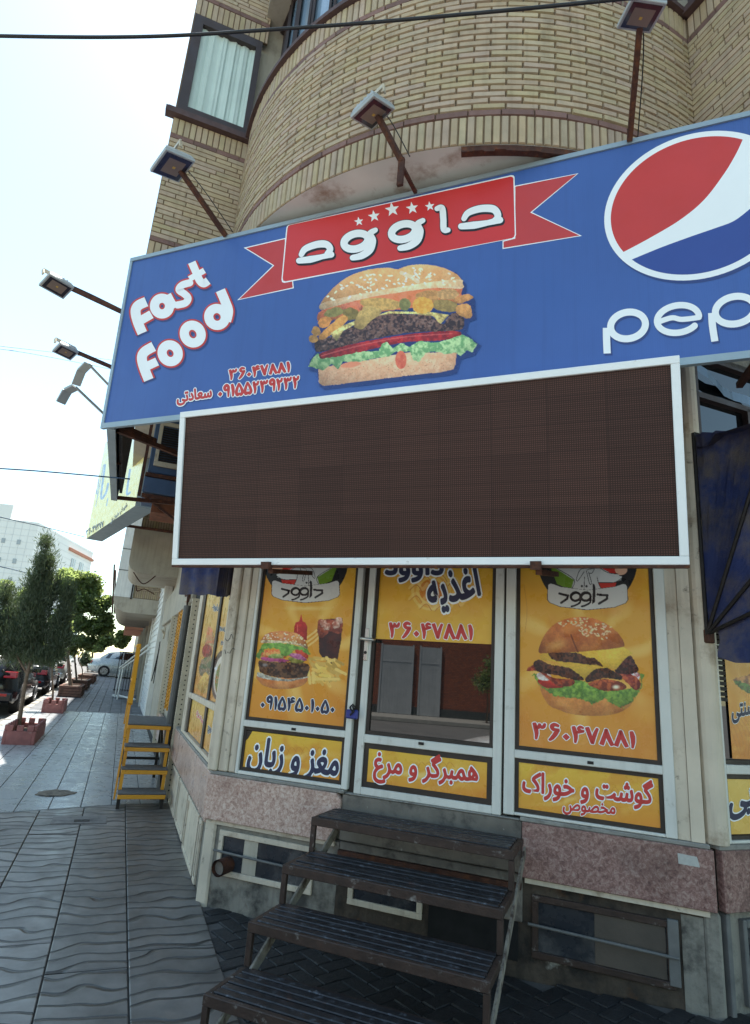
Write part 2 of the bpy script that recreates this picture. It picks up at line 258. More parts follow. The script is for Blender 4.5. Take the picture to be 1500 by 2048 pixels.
# ------------------------------------------------------------------ objects
def tag(o, label=None, cat=None, group=None, kind=None):
    for k, v in (('label', label), ('category', cat), ('group', group), ('kind', kind)):
        if v: o[k] = v
    return o
def fmat(fr, base):
    B = fr.p(*base); A, N, Z = fr.A, fr.N, fr.Z
    if np.dot(np.cross(A, -N), Z) < 0: A = -A
    return Matrix(((A[0], -N[0], Z[0], B[0]), (A[1], -N[1], Z[1], B[1]), (A[2], -N[2], Z[2], B[2]), (0, 0, 0, 1)))
def thing(name, label, cat, fr, base, group=None):
    o = bpy.data.objects.new(name, None); COL.objects.link(o); o.empty_display_size = .2
    o.matrix_world = fmat(fr, base); return tag(o, label, cat, group)
class MB:
    def __init__(s, fr=WF): s.v, s.f, s.m, s.c, s.fr = [], [], [], [], fr; s.cur = 0; s.col = (1, 1, 1)
    def add(s, P, F, world=False):
        k = len(s.v)
        for p in P: s.v.append(np.asarray(p, float) if world else s.fr.p(*p)); s.c.append(s.col)
        for f in F: s.f.append([k+i for i in f]); s.m.append(s.cur)
    def box(s, a0, a1, o0, o1, z0, z1):
        P = [(a, o, z) for a in (a0, a1) for o in (o0, o1) for z in (z0, z1)]
        s.add(P, [(0, 1, 3, 2), (4, 6, 7, 5), (0, 4, 5, 1), (2, 3, 7, 6), (0, 2, 6, 4), (1, 5, 7, 3)]); return s
    def quad(s, *P): s.add(P, [tuple(range(len(P)))]); return s
    def hexa(s, P): s.add(P, [(0, 1, 2, 3), (7, 6, 5, 4), (0, 4, 5, 1), (1, 5, 6, 2), (2, 6, 7, 3), (3, 7, 4, 0)]); return s
    def prism(s, P2, o0, o1):     # outline in (a, z), thickness o0..o1
        n = len(P2); s.add([(a, o0, z) for a, z in P2] + [(a, o1, z) for a, z in P2], [tuple(range(n)), tuple(range(2*n-1, n-1, -1))] + [(i, (i+1) % n, n+(i+1) % n, n+i) for i in range(n)]); return s
    def zprism(s, P2, z0, z1):    # outline in (a, o), height z0..z1
        n = len(P2); s.add([(a, o, z0) for a, o in P2] + [(a, o, z1) for a, o in P2], [tuple(range(n)), tuple(range(2*n-1, n-1, -1))] + [(i, (i+1) % n, n+(i+1) % n, n+i) for i in range(n)]); return s
    def tube(s, pts, r, n=8, world=False, caps=True):
        W = [np.asarray(p, float) if world else s.fr.p(*p) for p in pts]; rs = r if hasattr(r, '__len__') else [r]*len(W); k = len(s.v); up = None
        for i, p in enumerate(W):
            t = W[min(i+1, len(W)-1)] - W[max(i-1, 0)]; t = t/np.linalg.norm(t)
            if up is None: up = np.cross(t, [0, 0, 1.] if abs(t[2]) < .9 else [1., 0, 0])
            x = up - t*(up @ t); x /= np.linalg.norm(x); up = x; y = np.cross(t, x)
            for j in range(n):
                a = 2*math.pi*j/n; s.v.append(p + rs[i]*(math.cos(a)*x + math.sin(a)*y)); s.c.append(s.col)
        for i in range(len(W)-1):
            for j in range(n): s.f.append([k+i*n+j, k+i*n+(j+1) % n, k+(i+1)*n+(j+1) % n, k+(i+1)*n+j]); s.m.append(s.cur)
        if caps:
            s.f.append([k+j for j in range(n)]); s.f.append([k+(len(W)-1)*n+j for j in range(n-1, -1, -1)]); s.m += [s.cur]*2
        return s
    def bar(s, p, q, wx, wy, world=False):
        p, q = (np.asarray(p, float), np.asarray(q, float)) if world else (s.fr.p(*p), s.fr.p(*q))
        t = (q-p)/np.linalg.norm(q-p); x = np.cross(t, ZUP if abs(t[2]) < .95 else s.fr.N); x /= np.linalg.norm(x); y = np.cross(t, x)
        P = [e + a*x*wx/2 + b*y*wy/2 for e in (p, q) for a, b in ((-1, -1), (1, -1), (1, 1), (-1, 1))]
        s.add(P, [(0, 1, 2, 3), (7, 6, 5, 4), (0, 4, 5, 1), (1, 5, 6, 2), (2, 6, 7, 3), (3, 7, 4, 0)], True); return s
    def build(s, name, mats, parent=None, fr=None, base=(0, 0, 0), smooth=False, bevel=0, cols=False, normals=True):
        mats = mats if isinstance(mats, (list, tuple)) else [mats]
        o = bpy.data.objects.new(name, bpy.data.meshes.new(name)); COL.objects.link(o)
        root = parent
        while root is not None and root.parent is not None: root = root.parent
        Mw = root.matrix_world.copy() if root is not None else fmat(fr or s.fr, base)
        if root is None: o.matrix_world = Mw
        V = np.array(s.v); Mi = np.array(Mw.inverted()); V = V @ Mi[:3, :3].T + Mi[:3, 3]
        o.data.from_pydata(V.tolist(), [], s.f)
        for m in mats: o.data.materials.append(m)
        if len(mats) > 1: o.data.polygons.foreach_set('material_index', s.m)
        if normals:
            bm = bmesh.new(); bm.from_mesh(o.data); bmesh.ops.recalc_face_normals(bm, faces=bm.faces)
            if bevel: bmesh.ops.bevel(bm, geom=[e for e in bm.edges if len(e.link_faces) == 2 and e.calc_face_angle() > .5], offset=bevel, segments=1, affect='EDGES', clamp_overlap=True)
            bm.to_mesh(o.data); bm.free()
        if cols and not bevel:
            at = o.data.attributes.new('Col', 'FLOAT_COLOR', 'POINT'); c = np.ones((len(s.c), 4), np.float32); c[:, :3] = s.c; at.data.foreach_set('color', c.ravel())
        if smooth: o.data.polygons.foreach_set('use_smooth', [True]*len(o.data.polygons))
        if parent is not None: o.parent = parent
        o.data.update(); return o
def curve(pts, n=8, closed=False):
    P = [np.array(p, float) for p in pts]; out = []; N = len(P)
    for i in range(N if closed else N-1):
        a, b, c, d = (P[(i-1) % N], P[i], P[(i+1) % N], P[(i+2) % N]) if closed else (P[max(i-1, 0)], P[i], P[i+1], P[min(i+2, N-1)])
        for k in range(n):
            t = k/n; out.append(.5*(2*b + (c-a)*t + (2*a-5*b+4*c-d)*t*t + (3*b-a-3*c+d)*t**3))
    if not closed: out.append(P[-1])
    return out
# flat prints: outlines given in drawing units (one shared sheet), laid on a board frame in thin layers
class Print:
    def __init__(s, fr, out=0.): s.fr, s.mb, s.L = fr, MB(fr), out; s.mats = []
    def mi(s, m):
        if m not in s.mats: s.mats.append(m)
        s.mb.cur = s.mats.index(m)
    def to(s, x, y): a, z = s.fr.az(x, y, 0.); return a, z
    def up(s): s.L += .00012; return s.L
    def poly(s, P, m, layer=None):
        s.mi(m); L = layer or s.up(); s.mb.add([(a, L, z) for a, z in (s.to(*p) for p in P)], [tuple(range(len(P)))])
    def stroke(s, P, wd, m, closed=False, smooth=True, taper=None, cap=True):
        s.mi(m); L = s.up(); C = curve(P, 8, closed) if smooth else [np.array(p, float) for p in P]; n = len(C); Lf, Rt = [], []
        for i, p in enumerate(C):
            a = C[(i-1) % n] if closed else C[max(i-1, 0)]; b = C[(i+1) % n] if closed else C[min(i+1, n-1)]
            t = (b-a)/max(np.linalg.norm(b-a), 1e-6); nn = np.array([-t[1], t[0]]); k = wd/2*(1 if taper is None else np.interp(i/(n-1), np.linspace(0, 1, len(taper)), taper))
            Lf.append(p+nn*k); Rt.append(p-nn*k)
        Q = [(s.to(*p)) for p in Lf+Rt]; F = [(i, (i+1) % n, n+(i+1) % n, n+i) for i in range(n if closed else n-1)]
        s.mb.add([(a, L, z) for a, z in Q], F)
        if cap and not closed:
            for e, f in ((0, 1), (-1, -2)):
                t = C[e]-C[f]; t = t/np.linalg.norm(t); nn = np.array([-t[1], t[0]]); k = np.linalg.norm(Lf[e]-Rt[e])/2
                arc = [C[e] + k*(math.cos(q)*nn + math.sin(q)*t) for q in np.linspace(0, math.pi, 7)]
                s.mb.add([(a, L, z) for a, z in (s.to(*p) for p in arc)], [tuple(range(7))])
    def ring(s, cx, cy, rx, ry, wd, m, ang=0., a0=0, a1=360):
        an = np.radians(np.linspace(a0, a1, 40)); c, q = math.cos(math.radians(ang)), math.sin(math.radians(ang))
        P = [(cx + rx*math.cos(t)*c - ry*math.sin(t)*q, cy + rx*math.cos(t)*q + ry*math.sin(t)*c) for t in an]
        full = a1-a0 >= 360
        s.stroke(P[:-1] if full else P, wd, m, closed=full, smooth=False)
    def text(s, string, BL, BR, TL, m, bold=.035, outline=None, om=None):
        """lettering stretched into the corner points; weight and rim by shifted layers"""
        V0, F0 = glyphs(string); lo, hi = V0.min(0), V0.max(0); BL, BR, TL = (np.array(q, float) for q in (BL, BR, TL))
        def lay(mm, rad, n):
            s.mi(mm)
            for k in range(n):
                d = rad*np.array([math.cos(k*2*math.pi/n), math.sin(k*2*math.pi/n)]) if n > 1 else np.zeros(2)
                L = s.up(); T = (V0+d-lo)/(hi-lo); s.mb.add([(a, L, z) for a, z in (s.to(*(BL + (BR-BL)*t[0] + (TL-BL)*t[1])) for t in T)], F0)
        if outline: lay(om, bold+outline*1.6, 10)
        lay(m, bold, 7); lay(m, 0, 1)
    def build(s, name, parent): return s.mb.build(name, s.mats, parent, normals=False)
FORMS = {}
for _c in list(range(0xFB50, 0xFDFF)) + list(range(0xFE70, 0xFEFD)):
    _d = unicodedata.decomposition(chr(_c)).split()
    if len(_d) == 2: FORMS[(chr(int(_d[1], 16)), _d[0][1:-1])] = chr(_c)
def shape(t):
    if not any('\u0600' <= c <= '\u06ef' for c in t): return t
    out = []
    for i, c in enumerate(t):
        dual = lambda q: (q, 'initial') in FORMS
        pj = i > 0 and dual(t[i-1]); nj = i+1 < len(t) and (t[i+1], 'final') in FORMS and dual(c)
        out.append(FORMS.get((c, 'medial' if pj and nj else 'final' if pj else 'initial' if nj else 'isolated'), c))
    return ''.join(reversed(out))
DIG = {  # Persian figures as broad pen strokes in a unit box: (points, width, taper)
 '۰': (.55, [([(.28, .36), (.40, .24)], .30, None)]),
 '۱': (.42, [([(.16, .98), (.22, .70), (.24, .35), (.20, .0)], .19, [.75, 1.15, .9, .35])]),
 '۲': (.66, [([(.13, .96), (.20, .66), (.24, .35), (.20, .0)], .18, [.8, 1.1, .9, .35]), ([(.16, .80), (.32, .72), (.48, .78), (.54, .98)], .15, [.6, 1, 1, .5])]),
 '۳': (.82, [([(.13, .96), (.20, .66), (.24, .35), (.20, .0)], .18, [.8, 1.1, .9, .35]), ([(.16, .80), (.28, .70), (.38, .76), (.42, .94)], .14, [.6, 1, 1, .6]), ([(.42, .86), (.52, .74), (.64, .80), (.70, .98)], .14, [.6, 1, 1, .5])]),
 '۴': (.76, [([(.13, .96), (.20, .66), (.24, .35), (.20, .0)], .18, [.8, 1.1, .9, .35]), ([(.66, .92), (.50, .98), (.40, .86), (.50, .76), (.68, .74)], .12, [.5, 1, 1, 1, .6]), ([(.20, .62), (.42, .66), (.66, .72)], .12, [.8, 1, .6])]),
 '۵': (.78, [([(.36, .98), (.20, .62), (.10, .28), (.18, .06), (.36, .12), (.52, .06), (.64, .24), (.56, .58), (.36, .98)], .17, [.5, .9, 1.1, 1.1, .8, 1.1, 1.1, .9, .5])]),
 '۶': (.74, [([(.62, .90), (.42, .98), (.26, .86), (.34, .68), (.64, .66)], .16, [.6, 1, 1.1, 1, .8]), ([(.58, .66), (.44, .42), (.26, .16), (.10, .0)], .17, [.8, 1.1, .9, .4])]),
 '۷': (.76, [([(.10, .98), (.22, .58), (.36, .04)], .18, [1.0, 1, .6]), ([(.66, .98), (.50, .58), (.37, .04)], .16, [.6, 1, .7])]),
 '۸': (.78, [([(.38, .98), (.24, .46), (.10, .04)], .18, [.6, 1, 1.1]), ([(.36, .96), (.50, .46), (.68, .04)], .18, [.7, 1.1, .9])]),
 '۹': (.66, [([(.50, .62), (.22, .58), (.14, .80), (.32, .96), (.48, .82), (.48, .50), (.44, .0)], .16, [.7, 1, 1.1, 1.1, 1.1, 1, .4])])}
_G = {}
def glyphs(string):
    if string in _G: return _G[string]
    if string[0] in DIG:
        V, F, x = [], [], 0.
        for ch in string:
            adv, st = DIG[ch]
            for P, wd, tp in st:
                C = curve(P, 6) if len(P) > 2 else [np.array(P[0]), np.array(P[1])]; n = len(C); k = len(V)
                if ch == '۰': V += [np.array(q)+np.array([x, 0]) for q in ((.27, .46), (.43, .29), (.27, .12), (.11, .29))]; F.append((k, k+1, k+2, k+3)); continue
                for i, p in enumerate(C):
                    t = C[min(i+1, n-1)]-C[max(i-1, 0)]; t = t/np.linalg.norm(t); nn = np.array([-t[1], t[0]])*wd/2*np.interp(i/(n-1), np.linspace(0, 1, len(tp)), tp); V += [p+nn+np.array([x, 0]), p-nn+np.array([x, 0])]
                F += [(k+2*i, k+2*i+1, k+2*i+3, k+2*i+2) for i in range(n-1)]
            x += adv
        _G[string] = (np.array(V), F); return _G[string]
    cu = bpy.data.curves.new('lettering', 'FONT'); cu.body = shape(string); cu.resolution_u = 3
    o = bpy.data.objects.new('lettering', cu); COL.objects.link(o); dg = bpy.context.evaluated_depsgraph_get()
    me = bpy.data.meshes.new_from_object(o.evaluated_get(dg)); V = np.array([v.co[:2] for v in me.vertices]); F = [tuple(p.vertices) for p in me.polygons]
    bpy.data.objects.remove(o); bpy.data.curves.remove(cu); bpy.data.meshes.remove(me); _G[string] = (V, F)
    return _G[string]
# painted pictures: a fine sheet of points whose colours are worked out here by layers
def vnoise(X, Y, sc, seed=0):
    r = np.random.default_rng(seed); T = r.random((64, 64)); x, y = X/sc, Y/sc; xi, yi = np.floor(x).astype(int), np.floor(y).astype(int); fx, fy = x-xi, y-yi
    fx, fy = fx*fx*(3-2*fx), fy*fy*(3-2*fy); g = lambda i, j: T[i % 64, j % 64]
    return (g(xi, yi)*(1-fx)+g(xi+1, yi)*fx)*(1-fy) + (g(xi, yi+1)*(1-fx)+g(xi+1, yi+1)*fx)*fy
class Art:
    def __init__(s, X, Y): s.X, s.Y = X, Y; s.C = np.zeros(X.shape+(3,)); s.sd = 1; s.org = (0, 0, 1.)
    def sp(s, P): x0, y0, k = s.org; return [(x0+x/k, y0+y/k) for x, y in P]
    def nz(s, sc, oct_=2): s.sd += 1; return sum(vnoise(s.X, s.Y, sc/2**i, s.sd*7+i)*(.6**i) for i in range(oct_))/sum(.6**i for i in range(oct_))
    def put(s, mask, col, noise=None, col2=None, amt=1.):
        c = np.array(col, float)[None, None, :]*np.ones(s.C.shape)
        if noise:
            t = np.clip((s.nz(noise[0], 3)-.5)*noise[1]+.5, 0, 1)[..., None]; c2 = np.array(col2 if col2 else [q*.6 for q in col], float); c = c*(1-t) + c2*t
        mk = (mask*amt)[..., None]; s.C = s.C*(1-mk) + c*mk
    def inside(s, P, jag=0, jsc=4):
        X, Y = s.X, s.Y
        if jag: X = X + (s.nz(jsc)-.5)*2*jag; Y = Y + (s.nz(jsc)-.5)*2*jag
        m = np.zeros(X.shape, bool); n = len(P)
        for i in range(n):
            (x1, y1), (x2, y2) = P[i], P[(i+1) % n]
            if y1 == y2: continue
            c = ((y1 > Y) != (y2 > Y)) & (X < (x2-x1)*(Y-y1)/(y2-y1) + x1); m ^= c
        return m.astype(float)
    def poly(s, P, col, noise=None, col2=None, jag=.6, jsc=4, amt=1., smooth=False):
        P = s.sp(P)
        if smooth: P = [tuple(q) for q in curve(P, 6, True)]
        s.put(s.inside(P, jag, jsc), col, noise, col2, amt)
    def ell(s, cx, cy, rx, ry, col, ang=0., noise=None, col2=None, jag=0., amt=1., soft=0.):
        (cx, cy), = s.sp([(cx, cy)]); k = s.org[2]; rx, ry = rx/k, ry/k; c, q = math.cos(math.radians(ang)), math.sin(math.radians(ang)); dx, dy = s.X-cx, s.Y-cy
        d = np.hypot((dx*c+dy*q)/rx, (-dx*q+dy*c)/ry)
        if jag: d = d + (s.nz(5)-.5)*jag
        s.put(np.clip((1-d)/soft, 0, 1) if soft else (d < 1).astype(float), col, noise, col2, amt)
    def line(s, P, wd, col, amt=1., smooth=True):
        P = s.sp(P); wd = wd/s.org[2]; P = [tuple(q) for q in curve(P, 5)] if smooth and len(P) > 2 else P; d = np.full(s.X.shape, 1e9)
        for (x1, y1), (x2, y2) in zip(P[:-1], P[1:]):
            L = (x2-x1)**2+(y2-y1)**2+1e-9; t = np.clip(((s.X-x1)*(x2-x1)+(s.Y-y1)*(y2-y1))/L, 0, 1); d = np.minimum(d, np.hypot(s.X-x1-t*(x2-x1), s.Y-y1-t*(y2-y1)))
        s.put((d < wd/2).astype(float), col, amt=amt)
    def grad(s, P, col, vx, vy, amt=.5):   # printed tone change inside an outline
        P = s.sp(P); xs = np.array(P); t = (s.X*vx+s.Y*vy); e = xs@np.array([vx, vy]); t = np.clip((t-e.min())/(e.max()-e.min()+1e-6), 0, 1); s.put(s.inside(P)*t, col, amt=amt)
def picture(fr, out, a0, a1, z0, z1, na, nz_, paint, name, parent, keep=None, gain=1.):
    A, Zg = np.meshgrid(np.linspace(a0, a1, na), np.linspace(z1, z0, nz_))
    W = fr.o + A[..., None]*fr.A + out*fr.N + Zg[..., None]*fr.Z
    q = W-EYE; zc = q@_F; X = CX+FPX*(q@CR)/zc; Y = CY-FPX*(q@CU)/zc
    art = Art(X, Y); art.alpha = None; paint(art)
    c = np.clip(art.C/255, 0, 1); lin = np.where(c <= .04045, c/12.92, ((c+.055)/1.055)**2.4)*gain
    idx = np.arange(na*nz_).reshape(nz_, na); F = np.stack([idx[:-1, :-1], idx[1:, :-1], idx[1:, 1:], idx[:-1, 1:]], -1).reshape(-1, 4)
    if art.alpha is not None: F = F[art.alpha.ravel()[F].max(1) > .5]
    return npmesh(name, W.reshape(-1, 3), F, [M_art], parent, np.minimum(lin.reshape(-1, 3), .85))
def npmesh(name, V, F, mats, parent=None, cols=None, Mw=None, smooth=False):
    root = parent
    while root is not None and root.parent is not None: root = root.parent
    if root is not None: Mw = root.matrix_world
    me = bpy.data.meshes.new(name)
    if Mw is not None: Mi = np.array(Mw.inverted()); V = V @ Mi[:3, :3].T + Mi[:3, 3]
    k = F.shape[1]; me.vertices.add(len(V)); me.vertices.foreach_set('co', V.astype(np.float32).ravel()); me.loops.add(F.size); me.loops.foreach_set('vertex_index', F.astype(np.int32).ravel())
    me.polygons.add(len(F)); me.polygons.foreach_set('loop_start', np.arange(0, F.size, k, dtype=np.int32)); me.update(calc_edges=True); me.validate()
    if cols is not None:
        at = me.attributes.new('Col', 'FLOAT_COLOR', 'POINT'); c = np.ones((len(V), 4), np.float32); c[:, :3] = cols; at.data.foreach_set('color', c.ravel())
    for m in mats: me.materials.append(m)
    if smooth: me.polygons.foreach_set('use_smooth', [True]*len(me.polygons))
    o = bpy.data.objects.new(name, me); COL.objects.link(o)
    if parent is not None: o.parent = parent
    elif Mw is not None: o.matrix_world = Mw
    return o
# ================================================================== GROUND
def ground_grid(name, xs, ys, keep, dz, m, label=None):
    V = np.array([(x, y, H(x, y)+dz) for y in ys for x in xs]); nx = len(xs); F = []
    for j in range(len(ys)-1):
        for i in range(nx-1):
            if keep((xs[i]+xs[i+1])/2, (ys[j]+ys[j+1])/2): F.append((j*nx+i, j*nx+i+1, (j+1)*nx+i+1, (j+1)*nx+i))
    o = npmesh(name, V, np.array(F), [m]); tag(o, kind='structure'); return o
def nonuni(lo, hi): return sorted(set([lo] + [v for v in range(-400, 401, 50) if lo < v < hi] + [v for v in range(-80, 81, 8) if lo < v < hi] + [hi]))
ground_grid('ground', nonuni(-600, 600), nonuni(-500, 700), lambda x, y: True, -.14, M_asph)
def on_pave(x, y):
    q = np.array([x, y, 0]); s, sn, _ = LF.loc(q); u, w_, _ = CH.loc(q); r, rn, _ = RF.loc(q)
    return (sn < 2.75 and w_ < 6.2 and rn < 4.5) and s < 60
ground_grid('pavement_bed', np.arange(-26, 14, .4), np.arange(-6, 62, .4), on_pave, -.016, M_bed)
mb = MB(LF)     # kerb along the left street
for i in range(40):
    s = -1.2 + i*1.0; z = HL(s, 2.75); mb.box(s+.006, s+.994, 2.75, 2.90, z-.3, z+.004)
tag(mb.build('kerb', M_kerb, bevel=.012), kind='structure')
def tiles(name, m, ps, d, cols=True):
    """ps: quads of (s, sn) corners"""
    mb = MB(LF)
    for P, c in ps:
        mb.col = c; top = [(s, sn, HL(s, sn)+d) for s, sn in P]; ctr = np.mean(P, 0)
        ins = [(s+(ctr[0]-s)*.012, sn+(ctr[1]-sn)*.02, HL(s, sn)+d+.003) for s, sn in P]
        low = [(s, sn, HL(s, sn)-.03) for s, sn in P]
        n = len(P); mb.add(ins+top+low, [tuple(range(n))] + [(i, (i+1) % n, n+(i+1) % n, n+i) for i in range(n)] + [(n+i, n+(i+1) % n, 2*n+(i+1) % n, 2*n+i) for i in range(n)])
    return tag(mb.build(name, m, cols=True, normals=True), kind='structure')
def join_s(sn): return 2.98 - .31*(sn-.48) if sn > .48 else 2.98     # edge between wavy slabs and terrazzo
ps = []
for k in range(9):
    a0, a1 = .02+k*.305, .02+(k+1)*.305; s = join_s((a0+a1)/2) + .01
    first = True
    while s < 13.1:
        L = random.choice([.42, .6, .6, .8]); g = .004; e = min(s+L, 13.1); t = random.uniform(.86, 1.06)
        P = [((join_s(a0+g) if first else s)+g, a0+g), ((join_s(a1-g) if first else s)+g, a1-g), (e-g, a1-g), (e-g, a0+g)]; ps.append((P, (t, t, t*1.01))); s = e; first = False
o = tiles('terrazzo_pavement', M_terr, ps, -.002)
ps = []
for i in range(66):
    for k in range(10):
        s = 13.12 + i*.31; a = .02 + k*.272 + 0; t = random.uniform(.75, 1.05); ps.append(([(s+.006, a+.006), (s+.006, a+.266), (s+.304, a+.266), (s+.304, a+.006)], (t, t, t)))
tiles('block_pavement', M_paver2, ps, -.002)
ps = []     # long cast slabs with wavy grooves; seams run up the street
SE = [.0, .485, .895, 1.31, 1.73, 2.15, 2.57, 2.74]
for k in range(len(SE)-1):
    a0, a1 = SE[k]+.0045, SE[k+1]-.0045; e = -7.
    while True:
        s1 = e + random.choice([1.9, 2.3, 2.1]); j0, j1 = join_s(a0)-.02, join_s(a1)-.02
        if s1 > 2.0: s1 = None
        t = (.74, .88, 1.05, 1.12, 1.15, 1.15, 1.15)[k]*random.uniform(.95, 1.06); ps.append(([(e+.006, a0), (e+.006, a1), ((s1 or j1)-.006, a1), ((s1 or j0)-.006, a0)], (random.random(), random.random(), t)))  # per-column tone paints the dimmer light towards the wall, along with staining
        if s1 is None: break
        e = s1
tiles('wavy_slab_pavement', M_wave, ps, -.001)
# herringbone block paving in front of the steps
mb = MB(CH); W_ = .105
for i in range(-60, 60):
    for j in range(-25, 25):
        for (x, y, sx, sy) in ((i+4*j, i, 2, 1), (2+i+4*j, -1+i, 1, 2)):
            cx, cy = (x+sx/2)*W_, (y+sy/2)*W_; ca = math.radians(28); u = cx*math.cos(ca)-cy*math.sin(ca)+1.6; w_ = cx*math.sin(ca)+cy*math.cos(ca)+2.2
            q = CH.p(u, w_, 0); sn = LF.loc(q)[1]; sl_ = LF.loc(q)[0]
            if not (.01 < w_ < 4.6 and -1 < u < 5 and sn < (.0 if sl_ < .2 else -1)): continue
            t = random.uniform(.6, 1.15); mb.col = (t, t, t*1.02); z = HC(u, w_) - .006 + random.uniform(-.002, .002); g = .004
            P = []
            for zz, gg in ((z, g+.004), (z-.006, g), (z-.05, g)):
                for xx, yy in ((x*W_+gg, y*W_+gg), ((x+sx)*W_-gg, y*W_+gg), ((x+sx)*W_-gg, (y+sy)*W_-gg), (x*W_+gg, (y+sy)*W_-gg)):
                    P.append((xx*math.cos(ca)-yy*math.sin(ca)+1.6, xx*math.sin(ca)+yy*math.cos(ca)+2.2, zz))
            mb.add(P, [(0, 1, 2, 3)] + [(k, (k+1) % 4, 4+(k+1) % 4, 4+k) for k in range(4)] + [(4+k, 4+(k+1) % 4, 8+(k+1) % 4, 8+k) for k in range(4)])
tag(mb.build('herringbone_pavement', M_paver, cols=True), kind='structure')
# cover and broken patch in the tiles
t = thing('inspection_cover', 'small square metal cover let into the wavy slabs', 'cover', LF, (2.28, .9, 0))
z = HL(2.28, .9); mb = MB(LF); mb.box(2.13, 2.43, .66, 1.16, z-.02, z+.007); mb.build('plate', mat('cover concrete', srgb(112, 110, 108), .7, var=.2, dirt=((.07, .07, .07, 1), .5, .7, 8.)), t, bevel=.003)
mb = MB(LF); mb.box(2.2, 2.27, .82, .96, z+.0075, z+.012); mb.build('lifting_slot', M_iron, t)
t = MB(LF); z = HL(3.5, 1.25); n = 18
P = [(3.5+.19*math.cos(a)*random.uniform(.75, 1.15), 1.25+.21*math.sin(a)*random.uniform(.75, 1.15)) for a in np.linspace(0, 6.28, n, endpoint=False)]
t.zprism(P, z, z+.008)
tag(t.build('repair_patch', mat('crumbled mortar', srgb(120, 112, 100), .9, var=.3, vs=12, bump=.8, dirt=((.05, .045, .04, 1), .5, .62, 9.)), base=(3.5, 1.25, z)), 'round crumbled mortar repair patch in the grey terrazzo pavement', 'patch')
# ================================================================== THE CORNER BUILDING
B = thing('corner_building', 'buff brick corner building with rounded bay above a fast food shop', 'building', CH, (1.6, 0, 0))
TOP = 11.2; OV = 1.18
# cores: ground storey (set back), upper storeys over the pavement
def corep(z0, z1, ov, cut): # plan outline in world x, y
    p = [LF.p(.38 if ov else .05, ov-.06 if ov else -.06, 0), LF.p(9.2, ov-.06 if ov else -.06, 0), LF.p(9.2, -9, 0), RF.p(14, -9, 0), RF.p(14, ov-.06 if ov else -.06, 0)]
    if ov: p += [RF.p(.15, ov-.06, 0), RF.p(.15, -.1, 0), LF.p(.38, -.1, 0)]
    else: p += [RF.p(.05, -.06, 0)]
    m = MB(WF); n = len(p); m.zprism([(q[0], q[1]) for q in p], z0, z1); return m
corep(.0, 5.05, 0, 0).build('core_wall', M_plain, B)
corep(5.05, TOP, OV, 0).build('upper_storey', M_plain, B)
# ---- bay
zb = 5.05; BU, BW, BR = 1.4228, -1.5353, 2.5416
def bay(th, r, z): return CH.p(BU + r*math.sin(th), BW + r*math.cos(th), z)
T0, T1 = math.radians(-52.2), math.radians(52.2)
def tone(kind=0):
    b = np.array([.43, .34, .225])*random.uniform(.92, 1.06); b *= np.array([1, random.uniform(.95, 1.03), random.uniform(.88, 1.08)])
    if kind: b = np.array([.19, .105, .085])*random.uniform(.75, 1.2)
    return tuple(b)
def brick_patch(mb, pos, a0, a1, z0, z1, d, ins):   # pos(a, out, z) -> world
    P = [pos(a, o, z) for (o, i, j) in ((0, 0, 0), (d, ins[0], ins[1])) for a, z in ((a0+i, z0+j), (a1-i, z0+j), (a1-i, z1-j), (a0+i, z1-j))]
    mb.add(P, [(4, 5, 6, 7)] + [(i, (i+1) % 4, 4+(i+1) % 4, 4+i) for i in range(4)], True)
def brick_wall(pos, a0, a1, L, bands, name, parent, d=.014, jt=.009, skip=None, flat=False):
    """bands: list of (z0, z1, 'r' running | 's' soldier | 'b' plum band)"""
    mb = MB(WF)
    for z0, z1, k in bands:
        if k == 's': hs, ln, j = z1-z0, .056, .010
        elif k == 'b': hs, ln, j = z1-z0, .22, .003
        else: hs, ln, j = (z1-z0)/max(1, round((z1-z0)/.0508)), L, jt
        z = z0; row = 0
        while z < z1-.01:
            a = a0 - (ln*(.5 if row % 2 else 0) if k == 'r' else 0) - (random.uniform(0, ln) if flat and k == 'r' else 0)
            while a < a1:
                ll = ln*(random.choice([1, 1, .5]) if flat and k == 'r' else 1)
                b0, b1 = max(a, a0)+j/2, min(a+ll, a1)-j/2
                if b1-b0 > .012 and not (skip and skip((b0+b1)/2, z+hs/2)):
                    mb.col = tone(k == 'b'); dd = d*(.55 if k == 's' else .8 if k == 'b' else 1)*random.uniform(.8, 1.2)
                    brick_patch(mb, pos, b0, b1, z+j/2*(1 if k != 'b' else .3), z+hs-j/2*(1 if k != 'b' else .3), dd, (.004, .004) if not flat else (.002, .002))
                a += ll
            z += hs; row += 1
    return mb.build(name, M_brick, parent, cols=True)
bandsB = [(zb, 5.285, 's'), (5.285, 5.335, 'b'), (5.335, 6.46, 'r'), (6.46, 6.51, 'b'), (6.51, 6.72, 's')]
bb = brick_wall(lambda a, o, z: bay(a/BR, BR+o, z), T0*BR, T1*BR, .222, bandsB, 'balcony_bay', B, d=.017, jt=.010)
mb = MB(WF); n = 60
th = np.linspace(T0, T1, n)
P = [bay(t, BR, z) for t in th for z in (zb, 6.72)]; mb.add(P, [(2*i, 2*i+2, 2*i+3, 2*i+1) for i in range(n-1)], True)
P = [bay(t, r, zb) for t in th for r in (.4, BR)]; mb.cur = 1; mb.add(P, [(2*i, 2*i+2, 2*i+3, 2*i+1) for i in range(n-1)], True)
mb.build('mortar_and_soffit', [M_mortar, M_soffit], bb)
mb = MB(WF)
